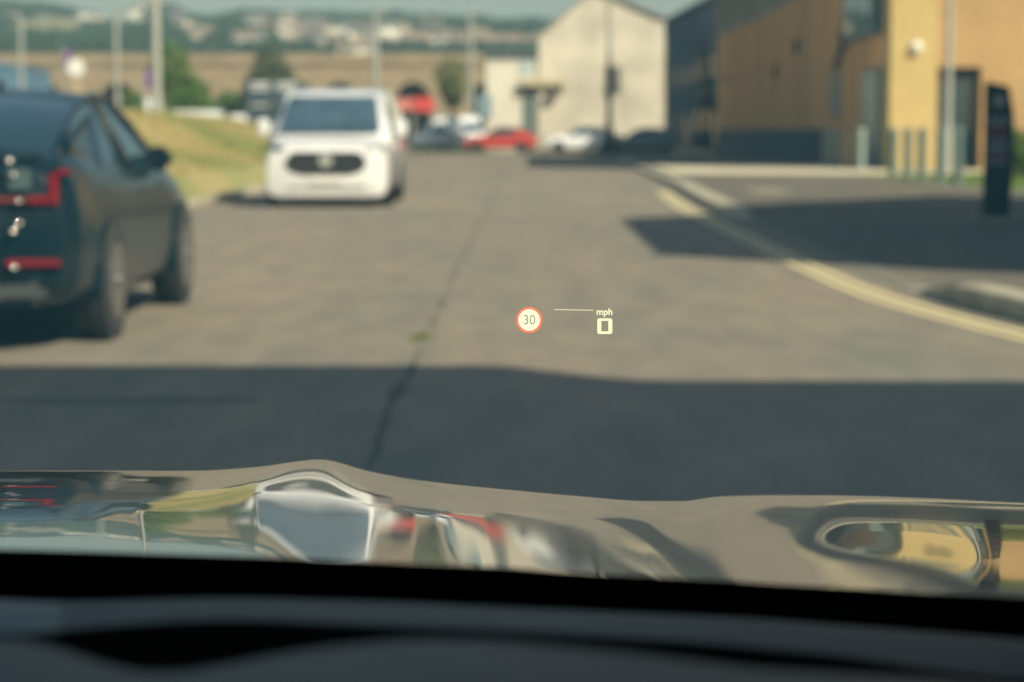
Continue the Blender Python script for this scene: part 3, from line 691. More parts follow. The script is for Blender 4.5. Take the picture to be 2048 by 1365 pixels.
# poles
def pole(name, px, D, ytop, lab, r0=.09, r1=.06, arm=0, base=0, group=None, cat='lamp post', head=True, m=None):
    x = XZ(px, D); p = P(px, ytop, D); h = p.z - base; t = thing(name, lab, cat, (P(px, 200, D).x, D, base), group=group)
    m = m or M['galv']
    MB().tube([(0, 0, 0), (0, 0, 1.2)], [r0 * 1.5, r0 * 1.5], 14).build('base_column', m, t, smooth=40)
    MB().tube([(0, 0, 1.2), (0, 0, h)], [r0, r1], 14).build('pole', m, t, smooth=40)
    if head:
        dxa = arm if arm else .6
        MB().tube([(0, 0, h - .05), (dxa * .5, 0, h + .12), (dxa, 0, h + .15)], [r1, r1 * .8, r1 * .8], 8).build('arm', m, t, smooth=True)
        MB().box((dxa + .25, 0, h + .14), (.75, .28, .14)).build('lamp_head', m, t, bevel=.04)
    return t
pole('lamp_post', 314, 72, -150, 'thick tall grey lamp post behind the bank, tallest on the left', .15, .115, 1.2, base=.9)
pole('lamp_post', 235, 120, 22, 'pale slim lamp post left of the tallest post', .13, .10, base=.1)
pole('lamp_post', 44, 150, 34, 'distant lamp post with short double head at the far left', .15, .12, -.9)
pole('lamp_post', 752, 175, 22, 'pale lamp post rising behind the white van', .24, .2, .8)
pole('lamp_post', 942, 190, 28, 'slim pale lamp post above the olive street tree', .2, .16, .8)
pole('lamp_post', 1897, 60, -200, 'pale tall pole in front of the orange building entrance', .085, .075, base=.1)
# signal pole in road view
sg = thing('traffic_signal', 'grey pole with dark signal box and white plate in front of the pale gable', 'traffic signal', (P(1218, 250, 100).x, 100, .12))
zz = lambda py: EYE + (HOR - py) * 100 / FPX - .12
MB().tube([(0, 0, 0), (0, 0, zz(130))], [.13, .11], 14).build('lower_pole', M['black'], sg, smooth=40)
MB().tube([(0, 0, zz(130)), (0, 0, zz(-120))], [.10, .09], 14).build('upper_pole', M['galv'], sg, smooth=40)
MB().tube([(0, 0, zz(-118)), (-.7, 0, zz(-126)), (-1.4, 0, zz(-126))], [.09, .07, .06], 10).build('arm', M['galv'], sg, smooth=40)
MB().box((-1.7, 0, zz(-127)), (.7, .3, .14)).build('lamp_head', M['galv'], sg, bevel=.04)
sh = MB().box((-.02, -.22, (zz(135) + zz(200)) / 2), (.36, .3, zz(135) - zz(200))).build('signal_box', M['black'], sg, bevel=.04)
for i in range(3): MB().lathe((-.02, -.38, zz(200) + .28 + i * .44), [(.1, 0), (.12, .01), (.12, .04)], 16, 'Y').build('lens', M['glass'], sh)
MB().bb(.2, .5, -.16, -.12, zz(190), zz(136)).build('sign_plate', M['white'], sg)
MB().lathe((0, 0, 0), [(.55, 0), (.5, .1), (.2, .9), (.14, 1.5)], 16).build('base_cone', M['black'], sg, smooth=40)
# round white sign far left + purple banners
ws = thing('round_sign', 'round white sign on a buff post before the viaduct', 'sign', (XZ(157, 140), 140, 0)); zz = lambda py: EYE + (HOR - py) * 140 / FPX
MB().lathe((0, 0, zz(137)), [(.45, -.04), (.55, -.03), (.55, .03), (.45, .04)], 28, 'Y').build('disc', M['white'], ws)
MB().bb(-.22, .22, .04, .3, 0, zz(150)).build('post', mat('buff_post', (.45, .36, .22), .8, .1), ws)
M['purple'] = mat('purple_cloth', (.16, .08, .24), .8, .15, 3)
for px, D, y0, y1, l in ((134, 145, 98, 140, 'purple banner flag above the round white sign'), (293, 145, 138, 176, 'purple banner flag just left of the tallest lamp post')):
    zf = lambda py: EYE + (HOR - py) * D / FPX
    t = thing('banner_flag', l, 'flag', (XZ(px, D), D, 0), group='purple banner flags')
    MB().tube([(0, 0, 0), (0, 0, zf(y0 - 4))], .04, 8).build('pole', M['galv'], t)
    b = MB(); b.loft([[Vector((.04, .03 * math.sin(i), zf(y0 + (y1 - y0) * i / 6))), Vector((.5, .08 * math.sin(i * 1.3), zf(y0 + (y1 - y0) * i / 6 + 3))), ] for i in range(7)], closed=False)
    b.build('banner', M['purple'], t)
# blue shed at far left
zf = lambda py, D: EYE + (HOR - py) * D / FPX
bs = thing('blue_shed', 'blue grey metal shed at the far left edge below the viaduct', 'shed', (XZ(20, 180), 180, 0))
M['bluemetal'] = mat('blue_metal', (.10, .19, .28), .55, .12, 1.5, stretch=(3, 1, .05))
MB().bb(-6, (55 - 20) * 180 / FPX, 0, 10, 0, zf(138, 180)).build('wall', M['bluemetal'], bs)
MB().prism([(-6.1, -.1, zf(138, 180)), (1.5, -.1, zf(138, 180)), (1.5, -.1, zf(136, 180)), (-2.3, -.1, zf(120, 180)), (-6.1, -.1, zf(124, 180))], (0, 10.2, 0)).build('roof', M['bluemetal'], bs)
# red hoarding
hd = thing('red_hoarding', 'red and white hoarding board behind the white van', 'hoarding', (XZ(835, 185), 185, 0))
k = 185 / FPX
MB().bb(-6 * k, 34 * k, 0, .25, zf(224, 185), zf(196, 185)).build('red_board', mat('red_board', (.62, .06, .05), .6, .08), hd)
MB().bb(-44 * k, -10 * k, 0.02, .27, zf(222, 185), zf(198, 185)).build('pale_red_board', mat('pale_red_board', (.62, .20, .16), .6, .1), hd)
for x in (-43, -8, 33): MB().bb(x * k - .08, x * k + .08, .27, .45, 0, zf(197, 185)).build('post', M['galv'], hd)

# ---------------------------------------------------------------- vehicles
def section(w_, zb, zt, crown=.06, n=10, belt=None, tuck=.9, top_in=.86):
    """right half then mirrored: list of (x,z) around"""
    belt = belt if belt is not None else zb + (zt - zb) * .62
    half = [(0, zb), (w_ * .8, zb), (w_ * .93, zb + .03), (w_ * .985, zb + .12), (w_, zb + (belt - zb) * .55), (w_ * .995, belt), (w_ * .95, belt + (zt - belt) * .5), (w_ * top_in, zt - crown * .6), (w_ * .5, zt - crown * .15), (0, zt)]
    return half + [(-x, z) for x, z in half[-2:0:-1]]
def body(b, stations):
    rings = []
    for s_ in stations:
        y, w_, zb, zt = s_[:4]; kw = s_[4] if len(s_) > 4 else {}
        rings.append([Vector((x, y, z)) for x, z in section(w_, zb, zt, **kw)])
    b.loft(rings, True, True)
def interp_st(st, n=4):
    out = []
    for i in range(len(st) - 1):
        p0, p1, p2, p3 = st[max(i - 1, 0)], st[i], st[i + 1], st[min(i + 2, len(st) - 1)]
        for k in range(n):
            t = k / n; v = []
            for j in range(4): v.append(p1[j] + (p2[j] - p1[j]) * (t * t * (3 - 2 * t) if j else t))
            out.append(tuple(v) + ((p1[4],) if len(p1) > 4 else ()))
    out.append(st[-1]); return out
def wheel(parent, x, y, r, wd, rim, spokes=10, sgn=1):
    t = MB().lathe((x, y, r), [(r * .62, -wd / 2), (r * .9, -wd / 2), (r * .985, -wd * .36), (r, -wd * .2), (r, wd * .2), (r * .985, wd * .36), (r * .9, wd / 2), (r * .62, wd / 2)], 36, 'X').build('wheel', M['tyre'], parent, smooth=40)
    b = MB(); xo = x + sgn * wd * .5
    for k in range(spokes):
        a = 2 * math.pi * k / spokes; c = Vector((xo - sgn * .015, y + math.cos(a) * r * .36, r + math.sin(a) * r * .36))
        Mx = Matrix.Rotation(a, 3, 'X'); b.box(c, (.03, r * .56, r * .1), Mx)
    b.lathe((xo - sgn * .02, y, r), [(r * .6, -.02), (r * .66, -.02), (r * .66, .025), (r * .6, .025)], 32, 'X')
    b.lathe((xo - sgn * .02, y, r), [(r * .12, -.02), (r * .12, .04)], 14, 'X')
    b.build('rim', rim, t, smooth=40)
    MB().cylx((xo - sgn * .06, y, r), r * .62, .02).build('brake_disc', M['darkrim'], t)
    return t
def arch(b, x, y, r, sgn, ext=.03, wd=.05, z=None):
    rings = []
    for k in range(17):
        a = math.pi * k / 16 * 1.06 - .1; c = Vector((x, y + math.cos(a) * (r + wd / 2), r * .93 + math.sin(a) * (r + wd / 2)))
        d = Vector((0, math.cos(a), math.sin(a)))
        rings.append([c - d * wd / 2 + Vector((sgn * ext, 0, 0)), c + d * wd / 2 + Vector((sgn * ext * .7, 0, 0)), c + d * wd / 2 - Vector((sgn * .08, 0, 0)), c - d * wd / 2 - Vector((sgn * .08, 0, 0))])
    b.loft(rings, True, True)
def car(name, label, loc_, rz, paint, L=4.5, W=1.82, H=1.45, kind='hatch', group=None, detail=True, rim=None, wb=None, wr=.34, tail=True):
    """origin on the ground at the middle, front towards +Y"""
    t = thing(name, label, 'car' if kind != 'mpv' else 'van', loc_, rz, group)
    w = W / 2; h = L / 2; wb = wb or L * .6; yf = wb / 2 + (.0); yr = -wb / 2
    off = (L - wb) / 2
    belt = H * (.655 if kind != 'sedan' else .70); deck = H * (.70 if kind != 'sedan' else .735)
    sh = {'hatch': .0, 'sedan': .35}.get(kind, 0)
    st = [(-h, w * .80, .42, belt * .88), (-h + .05, w * .9, .32, belt * 1.0), (-h + .22, w * .965, .26, deck + .02), (-h + .55, w * .99, .22, deck + .04), (yr, w, .2, deck + .01),
          (0, w * .985, .19, belt + .02), (yf - .55, w * .985, .19, belt + .0), (yf - .2, w * .99, .19, belt - .02), (yf + .25, w * .985, .2, belt - .08), (h - .35, w * .95, .22, belt - .15), (h - .1, w * .86, .26, belt - .27), (h, w * .72, .34, belt - .42)]
    b = MB(); body(b, interp_st(st, 4)); bo = b.build('body', paint, t, smooth=50)
    # cabin
    wbt, wt = w * .9, w * .66
    y0 = yf - .42; y1 = yf - 1.12; y2 = yr + .25 if kind != 'sedan' else yr + .70; y3 = -h + .22 if kind != 'sedan' else -h + .42
    zb = belt - .03; zr = H - .03
    def cross(y, z, wv): return [Vector((wv * u, y - .0, z + (.05 * (1 - u * u)))) for u in (-1, -.8, -.5, 0, .5, .8, 1)]
    def interp_rows(ya, za, wa, yb, zb_, wb_, n, bulge): 
        rows = []
        for i in range(n + 1):
            u = i / n; rows.append(cross(ya + (yb - ya) * u, za + (zb_ - za) * u + bulge * 4 * u * (1 - u), wa + (wb_ - wa) * u))
        return rows
    MB().loft(interp_rows(y0, zb, wbt * .96, y1, zr - .03, wt, 5, .03), closed=False).build('windscreen', M['glass'], t, smooth=True)
    rf = interp_rows(y1, zr - .03, wt, y2, zr - .06, wt * .97, 6, .04); MB().loft(rf, closed=False).build('roof', paint, t, smooth=True)
    MB().loft(interp_rows(y2, zr - .06, wt * .97, y3, deck - .0, wbt * .86, 5, .04), closed=False).build('rear_window', M['glass'], t, smooth=True)
    for s_ in (-1, 1):
        b = MB()
        lo = []; hi = []
        for i in range(15):
            u = i / 14; y = y3 + (y0 - y3) * u
            if y < y2: v = (y - y3) / (y2 - y3); z = deck + (zr - .06 - deck) * v + .04 * 4 * v * (1 - v) * .6; wv = wbt * .86 + (wt * .97 - wbt * .86) * v
            elif y < y1: v = (y - y2) / (y1 - y2); z = zr - .06 + .03 * v + .04 * 4 * v * (1 - v); wv = wt * (.97 + .03 * v)
            else: v = (y0 - y) / (y0 - y1); z = zb + (zr - .03 - zb) * v + .03 * 4 * v * (1 - v) * .6; wv = wbt * .96 + (wt - wbt * .96) * v
            hi.append(Vector((s_ * wv, y, z))); lo.append(Vector((s_ * wbt * .985, y, zb - .05)))
        b.loft([lo, hi], closed=False); b.build('side_window', M['glass'], t, smooth=True)
        MB().tube([hi[14], hi[12], hi[10], hi[8], hi[6], hi[4], hi[2], hi[0]], .028, 8).build('pillar_trim', paint, t, smooth=True)
        MB().tube([(s_ * wbt * .99, (y1 + y2) / 2, zb - .03), (s_ * wt * 1.0, (y1 + y2) / 2 - .05, zr - .03)], .03, 8).build('door_pillar', M['black'], t, smooth=True)
        MB().prism([(s_ * (wbt * .9), y3 + .02, zb), (s_ * (wbt * .99), y3 + .75, zb), (s_ * (wt * 1.04), y2 + .12, zr - .12), (s_ * (wbt * .88), y3 + .25, deck + .08)], (s_ * .02, 0, 0)).build('rear_quarter', paint, t)
        mb_ = MB().box((s_ * (w - .055), y0 - .28, belt + .0), (.17, .1, .16)).build('door_mirror', paint, t, bevel=.035, smooth=40)
        MB().bb(s_ * (w - .18), s_ * (w - .05), y0 - .31, y0 - .25, belt - .02, belt + .01).build('mirror_stalk', M['black'], mb_)
        b = MB(); arch(b, s_ * w * .985, yf, wr, s_); arch(b, s_ * w * .985, yr, wr, s_); b.build('wheel_arch', paint, t, smooth=40)
        for yy in (yf, yr):
            MB().cylx((s_ * (w - .03), yy, wr * .97), wr + .03, .085).build('wheel_well', M['black'], t)
            wheel(t, s_ * (w - .085), yy, wr, .22, rim or M['rim'], sgn=s_)
        MB().box((s_ * w * .70, h - .16, belt - .34), (.3, .28, .12), Matrix.Rotation(-s_ * .25, 3, 'Z')).build('headlight', M['chrome'], t, bevel=.03)
        if tail: MB().box((s_ * w * .80, -h + .06, belt * .93), (.34, .16, .13), Matrix.Rotation(s_ * .3, 3, 'Z')).build('tail_light', M['red_lens'], t, bevel=.02)
    MB().bb(-.42, .42, h - .03, h + .015, .3, .5).build('grille', M['black'], t); MB().bb(-.26, .26, -h - .02, -h + .03, .52, .63).build('number_plate', M['plate'], t)
    return t
paint = lambda n, c, r=.25, m=0.0: mat(n, c, r, .05, 2, coat=1.0, metal=m)
M['pblack'] = paint('black_car_paint', (.007, .018, .025), .25); M['pblack'].node_tree.nodes['Principled BSDF'].inputs['Coat Weight'].default_value = .12; M['pblack'].node_tree.nodes['Principled BSDF'].inputs['IOR'].default_value = 1.38
M['pwhite'] = paint('white_car_paint', (.78, .80, .83), .3)
M['pred'] = paint('red_car_paint', (.50, .045, .025), .3); M['pgrey'] = paint('grey_car_paint', (.10, .13, .15), .3)

# black car ahead on the left (tail lights towards us)
cy = 13.05 + 2.735 / 2; 
bc = car('black_car', 'black fastback car ahead on the left with red tail light bar', (-3.33, cy + .02, 0), 0, M['pblack'], L=4.64, W=1.84, H=1.475, kind='sedan', wb=2.735, wr=.345, rim=M['rim'], tail=False)
h = 2.32; yb = -h
lb = MB().bb(-.66, .66, yb - .035, yb + .1, .83, .86); 
lb.build('light_bar', M['red_lens'], bc, bevel=.008)
for s_ in (-1, 1):
    rr = Matrix.Rotation(s_ * .28, 3, 'Z')
    b = MB(); b.box((s_ * .70, yb + .03, .845), (.14, .12, .045), rr); b.box((s_ * .755, yb + .07, .90), (.05, .12, .17), Matrix.Rotation(s_ * .4, 3, 'Z')); b.box((s_ * .79, yb + .12, .995), (.09, .12, .03), Matrix.Rotation(s_ * .6, 3, 'Z'))
    b.build('tail_light', M['red_lens'], bc, bevel=.006)
    MB().box((s_ * .66, yb + .0, .50), (.30, .06, .045), Matrix.Rotation(s_ * .12, 3, 'Z')).build('reflector', M['red_lens'], bc, bevel=.01)
    MB().box((s_ * .59, yb + .0, .955), (.13, .05, .12), rr).build('reversing_light', mat('clear_lens', (.07, .11, .12), .2, .05), bc, bevel=.01)
    MB().box((s_ * .926, .35, .86), (.03, .2, .03)).build('door_handle', M['pblack'], bc, bevel=.008)
MB().bb(-.72, .72, yb - .02, yb + .35, .27, .40).build('rear_bumper', mat('grey_bumper', (.06, .066, .07), .6, .1), bc, bevel=.04)
MB().bb(-.5, .5, yb - .045, yb, .30, .325).build('diffuser_trim', M['chrome'], bc)
MB().bb(-.68, .68, yb + .12, yb + .5, 1.045, 1.085).build('boot_spoiler', M['pblack'], bc, bevel=.018)
hv = Vector((.42, -.82, .39)).normalized(); q_ = hv.to_track_quat('Z', 'Y').to_matrix()
glint = mat('glint_cap', (.75, .73, .68), .06, metal=1.0, var=.02)
for (px_, py_) in ((20, 322), (27, 350), (38, 402), (40, 446), (27, 463), (30, 535)):  # small mirror caps added on the rear, tilted only to throw sun glints
    wp = P(px_, py_, 12.07) - Vector((-3.33, cy + .02, 0)); b = MB(); rc = .058
    prof = [(math.sin(a_) * rc, (math.cos(a_) - .95) * rc) for a_ in (R(18), R(13), R(8), R(3), R(.5))]
    b.loft([[wp + q_ @ Vector((r_ * math.cos(2 * math.pi * k / 16), r_ * math.sin(2 * math.pi * k / 16), hh)) for k in range(16)] for r_, hh in prof], True, True)
    b.build('glint_cap', glint, bc, smooth=True)
MB().prism([(0, -.28, 1.46), (0, -.05, 1.46), (0, -.24, 1.55)], (.02, 0, 0)).build('roof_aerial', M['pblack'], bc)

# white van facing us
def van(name, label, loc_, rz, L=5.0, W=1.99, H=1.93, pm=None, group=None, detail=True):
    """front faces +Y"""
    t = thing(name, label, 'van', loc_, rz, group); w = W / 2; h = L / 2; pm = pm or M['pwhite']
    st = [(h, w * .84, .22, .92, dict(top_in=.88)), (h - .04, w * .95, .16, 1.0, dict(top_in=.88)), (h - .16, w * .99, .15, 1.03, dict(top_in=.87)), (h - .45, w, .19, 1.09, dict(top_in=.85)), (h - .78, w, .19, 1.17, dict(top_in=.83)),
          (h - .95, w, .19, 1.31, dict(belt=1.08, top_in=.80)), (h - 1.25, w, .19, 1.57, dict(belt=1.08, top_in=.78)), (h - 1.55, w, .19, 1.80, dict(belt=1.1, top_in=.78)), (h - 1.75, w, .19, 1.87, dict(belt=1.12, top_in=.80)), (h - 2.1, w, .19, H - .01, dict(belt=1.15, top_in=.82)),
          (0, w, .19, H, dict(belt=1.2, top_in=.84)), (-h + .3, w, .2, H - .02, dict(belt=1.2, top_in=.84)), (-h + .05, w * .98, .22, H - .08, dict(belt=1.2, top_in=.83)), (-h, w * .93, .26, H - .16, dict(belt=1.2, top_in=.82))]
    b = MB(); body(b, st); b.build('body', pm, t, smooth=40)
    # windscreen panel over the raked front
    rows = []
    for (y, z, ww) in ((h - .80, 1.175, .81), (h - .95, 1.29, .80), (h - 1.25, 1.55, .76), (h - 1.52, 1.755, .71)):
        rows.append([Vector((ww * W / 1.99 * u, y + .035 + .05 * (1 - u * u), z + .035)) for u in (-1, -.9, -.6, -.3, 0, .3, .6, .9, 1)])
    MB().loft(rows, closed=False).build('windscreen', M['vanglass'], t, smooth=True)
    g = MB(); hexa = [(-.66, .71), (-.56, .86), (-.48, .885), (.48, .885), (.56, .86), (.66, .71), (.58, .59), (.38, .525), (-.38, .525), (-.58, .59)]
    g.prism([(x, h - .02, z) for x, z in hexa], (0, .05, 0)); gr = g.build('grille', M['black'], t, bevel=.008)
    MB().lathe((0, h + .035, .75), [(.11, -.01), (.11, .012)], 24, 'Y').build('badge', M['galv'], gr).scale = (1, 1, 1)
    for z in (.64, .70, .76): MB().bb(-.5, .5, h + .028, h + .034, z - .006, z + .006).build('grille_bar', M['darkrim'], gr)
    MB().bb(-.62, .62, h - .08, h + .012, .29, .37).build('lower_intake', mat('grey_intake', (.38, .39, .38), .6, .1), t, bevel=.01)
    MB().bb(-.26, .26, h + .012, h + .03, .40, .50).build('number_plate', M['white'], t)
    for s_ in (-1, 1):
        MB().prism([(s_ * .64, h - .02, .955), (s_ * .975, h - .13, 1.01), (s_ * .99, h - .15, .93), (s_ * .70, h - .02, .895)], (0, .065, 0)).build('headlight', M['darkrim'], t, bevel=.01)
        MB().box((s_ * .83, h - .075, .45), (.1, .06, .14)).build('fog_light', M['darkrim'], t, bevel=.015)
        m_ = MB().box((s_ * (w + .13), h - 1.22, 1.27), (.2, .12, .30)).build('door_mirror', pm, t, bevel=.04, smooth=40)
        MB().bb(s_ * (w - .1), s_ * (w + .05), h - 1.25, h - 1.19, 1.16, 1.2).build('mirror_arm', M['black'], m_)
        MB().prism([(s_ * w * .965, h - 1.15, 1.22), (s_ * w * .965, h - 1.95, 1.22), (s_ * w * .88, h - 1.9, 1.66), (s_ * w * .88, h - 1.55, 1.66)], (s_ * .03, 0, 0)).build('side_window', M['glass'], t)
        for yy in (h - .95, -h + 1.05):
            MB().cylx((s_ * (w - .03), yy, .33), .37, .08).build('wheel_well', M['black'], t); wheel(t, s_ * (w - .09), yy, .335, .2, M['rim'], sgn=s_)
    MB().bb(-.8, .8, h - .2, h - .06, .14, .24).build('bumper_lip', M['black'], t)
    MB().tube([(-.5, h - .86, 1.315), (.1, h - .9, 1.35)], .012, 6).build('wiper', M['black'], t)
    return t
van('white_van', 'white panel van facing us at the left kerb with dark hexagonal grille', (-3.13, 35.5 + 2.5, 0), math.pi)

# far vehicles
car('white_car', 'white parked hatchback in front of the pale gable building', (XZ(1163, 124), 124.6, 0.0), R(90), M['pwhite'], L=4.3, W=1.8, H=1.5, detail=False)
car('red_car', 'red hatchback crossing the far end of the road', (XZ(1000, 126.5), 126.5, 0), R(86), M['pred'], L=4.2, W=1.75, H=1.45, detail=False)
car('grey_car', 'dark grey car in shade right of the white parked hatchback', (XZ(1285, 122), 122, 0), R(80), M['pgrey'], L=4.2, W=1.8, H=1.4, detail=False)
car('white_car', 'small white car parked below the red and white hoarding', (XZ(868, 140), 140, 0), R(20), M['pwhite'], L=4.0, W=1.8, H=1.5, detail=False)
car('white_car', 'white car in the far car park just left of the white van', (XZ(470, 150), 150, 0), R(60), M['pwhite'], L=4.3, W=1.8, H=1.5, detail=False)
van('white_van', 'white van parked behind the olive street tree', (XZ(935, 165), 165, 0), R(200), H=2.3)
van('white_van', 'white van parked under the red hoarding left of the olive tree', (XZ(893, 180), 180, 0), R(160), H=2.3)
van('white_van', 'white van half hidden behind the bank right of the tall lamp post', (XZ(362, 128), 128, 0), R(90), H=2.4)
van('white_van', 'white van parked left of the dark lorry', (XZ(478, 176), 178, 0), R(170), H=2.5)
van('white_van', 'white van far off right of the round sign by the viaduct', (XZ(262, 215), 215, 0), R(150), H=4.4, W=2.3)
car('white_car', 'white car showing above the black car roof in the far car park', (XZ(105, 200), 200, 1.9), R(90), M['pwhite'], L=4.3, W=1.8, H=1.5, detail=False)
car('grey_car', 'grey car in the far car park below the viaduct arches', (XZ(225, 190), 192, 1.7), R(90), M['pgrey'], L=4.3, W=1.8, H=1.5, detail=False)
sheet('parking_terrace', [(-60, 186), (-28, 186), (-28, 220), (-60, 220)], 1.68, M['path'])
MB().bb(-60, -28, 185.6, 186, 0, 1.9).build('retaining_wall', M['stone']); tag(bpy.data.objects['retaining_wall'], 'low stone retaining wall in front of the far car park', 'wall')
# dark lorry with stacked load
D = 160; lr = thing('dark_lorry', 'dark flatbed lorry with a stacked load left of the white van', 'lorry', (XZ(548, D), D, 0)); k = D / FPX
MB().bb(-56 * k, 56 * k, 0, 7, .9, 1.15).build('chassis', M['black'], lr)
MB().bb(-52 * k, 50 * k, -.0, 2.1, 1.15, zf(182, D)).build('cab', M['slate'], lr, bevel=.08)
MB().bb(-42 * k, 40 * k, -.04, 0, zf(228, D), zf(196, D)).build('windscreen', M['glass'], lr)
for y0, y1 in ((172, 167), (181, 177), (213, 210)): MB().bb(-44 * k, -6 * k, -.08, -.0, zf(y0, D), zf(y1, D)).build('marker_panel', M['white'], lr); MB().bb(8 * k, 46 * k, -.08, 0, zf(y0, D), zf(y1, D)).build('marker_panel', M['white'], lr)
MB().bb(-54 * k, 54 * k, .3, 7, zf(182, D), zf(165, D)).build('load', M['slate'], lr, bevel=.05)
for x in (-1.5, 1.5):
    for y in (1, 5.5): MB().cylx((x, y, .5), .5, .3).build('wheel', M['tyre'], lr)

# ---------------------------------------------------------------- our own car: bonnet, scuttle, windscreen, dashboard
own = thing('own_car', 'dark glossy car we look out of, with bonnet and dashboard at the bottom', 'car', (0, 0, 0))
COLS = [  # px, silhouette row, scuttle row, [(bonnet row -> reflected photo row)]
 (-300, 940, 1090, [(943, 700), (946, 690), (1000, 400), (1040, 185), (1072, 20), (1095, -60), (1200, -300)]),
 (0, 939, 1095, [(941, 715), (946, 690), (1000, 400), (1040, 185), (1072, 20), (1095, -60), (1200, -300)]),
 (200, 938, 1100, [(941, 715), (948, 680), (1000, 400), (1040, 190), (1074, 30), (1098, -50), (1200, -300)]),
 (380, 938, 1106, [(942, 710), (960, 610), (985, 390), (1010, 240), (1077, 100), (1090, 20), (1105, -50), (1200, -300)]),
 (520, 930, 1110, [(934, 710), (955, 470), (973, 320), (992, 240), (1090, 100), (1110, 20), (1200, -200)]),
 (590, 920, 1113, [(924, 700), (938, 420), (960, 335), (975, 300), (1000, 258), (1085, 200), (1115, 150), (1210, 0)]),
 (640, 915, 1116, [(919, 700), (935, 415), (958, 345), (966, 325), (976, 305), (1006, 262), (1085, 212), (1119, 185), (1210, 60)]),
 (740, 939, 1120, [(944, 700), (984, 415), (1000, 330), (1017, 265), (1080, 200), (1120, 165), (1220, 60)]),
 (850, 958, 1125, [(963, 700), (1010, 330), (1018, 300), (1035, 225), (1057, 195), (1125, 130), (1220, 40)]),
 (1000, 974, 1131, [(979, 700), (1026, 320), (1040, 290), (1092, 245), (1131, 220), (1230, 120)]),
 (1150, 988, 1142, [(993, 700), (1044, 350), (1060, 315), (1100, 290), (1143, 255), (1240, 200)]),
 (1300, 999, 1150, [(1003, 705), (1044, 510), (1088, 425), (1112, 380), (1150, 330), (1245, 280)]),
 (1370, 999, 1154, [(1003, 705), (1040, 590), (1090, 520), (1115, 490), (1154, 440), (1250, 400)]),
 (1430, 990, 1157, [(994, 705), (1020, 610), (1060, 560), (1100, 540), (1157, 500), (1250, 480)]),
 (1550, 987, 1165, [(991, 700), (1006, 550), (1016, 510), (1030, 470), (1045, 510), (1060, 560), (1100, 600), (1165, 620), (1260, 620)]),
 (1700, 988, 1173, [(992, 690), (1004, 550), (1024, 435), (1036, 380), (1050, 310), (1070, 230), (1086, 215), (1098, 290), (1112, 440), (1128, 560), (1173, 620), (1270, 640)]),
 (1850, 993, 1183, [(997, 690), (1009, 550), (1037, 400), (1044, 360), (1061, 258), (1095, 120), (1110, 130), (1124, 300), (1146, 500), (1183, 590), (1280, 620)]),
 (2000, 1000, 1190, [(1004, 690), (1018, 560), (1045, 400), (1060, 330), (1095, 200), (1125, 110), (1148, 150), (1165, 300), (1190, 480), (1290, 560)]),
 (2400, 1020, 1212, [(1024, 690), (1038, 560), (1065, 400), (1080, 330), (1115, 200), (1145, 110), (1168, 150), (1185, 300), (1212, 480), (1310, 560)])]
NT = 120
def colcurve(c):
    px, S_, F_, tb = c; out = []
    def corr(src):
        e = (HOR - src) / FPX
        if e < -1e-4: Dg = 1.22 / -e
        else: Dg = 1e4
        if px < 300 and 180 < src < 700: Dg = 12.6
        elif 560 < px < 800 and 188 < src < 420: Dg = 36.0
        elif src < 300: Dg = max(60, 160 if px < 1400 else 60)
        return src - .27 / Dg * FPX
    tb = [(r_, corr(sr)) for r_, sr in tb]
    for j in range(NT + 1):
        t = j / NT * 1.35; row = S_ + (F_ - S_) * t
        out.append(lin(row, [(S_, HOR + (S_ - HOR) * 1.0)] + tb))
    for _ in range(4):
        out = [out[0]] + [(out[i - 1] + 2 * out[i] + out[i + 1]) / 4 for i in range(1, NT)] + [out[-1]]
    return out
CC = [(c[0], c[1], c[2], colcurve(c)) for c in COLS]
def hermite(px):
    for i in range(len(CC) - 1):
        if px <= CC[i + 1][0] or i == len(CC) - 2:
            a = CC[i]; b = CC[i + 1]; z = CC[max(i - 1, 0)]; n = CC[min(i + 2, len(CC) - 1)]
            h_ = b[0] - a[0]; t = max(0, min(1, (px - a[0]) / h_))
            def H(f):
                y0, y1 = f(a), f(b)
                d = (y1 - y0) / h_
                def sl(l, r_): 
                    return 0 if l * r_ <= 0 else 2 * l * r_ / (l + r_)
                dl = (y0 - f(z)) / (a[0] - z[0]) if z is not a else d; dr = (f(n) - y1) / (n[0] - b[0]) if n is not b else d
                m0, m1 = sl(dl, d) * h_, sl(d, dr) * h_
                return (2 * t ** 3 - 3 * t * t + 1) * y0 + (t ** 3 - 2 * t * t + t) * m0 + (-2 * t ** 3 + 3 * t * t) * y1 + (t ** 3 - t * t) * m1
            return H(lambda c: c[1]), H(lambda c: c[2]), [H(lambda c, j=j: c[3][j]) for j in range(NT + 1)]
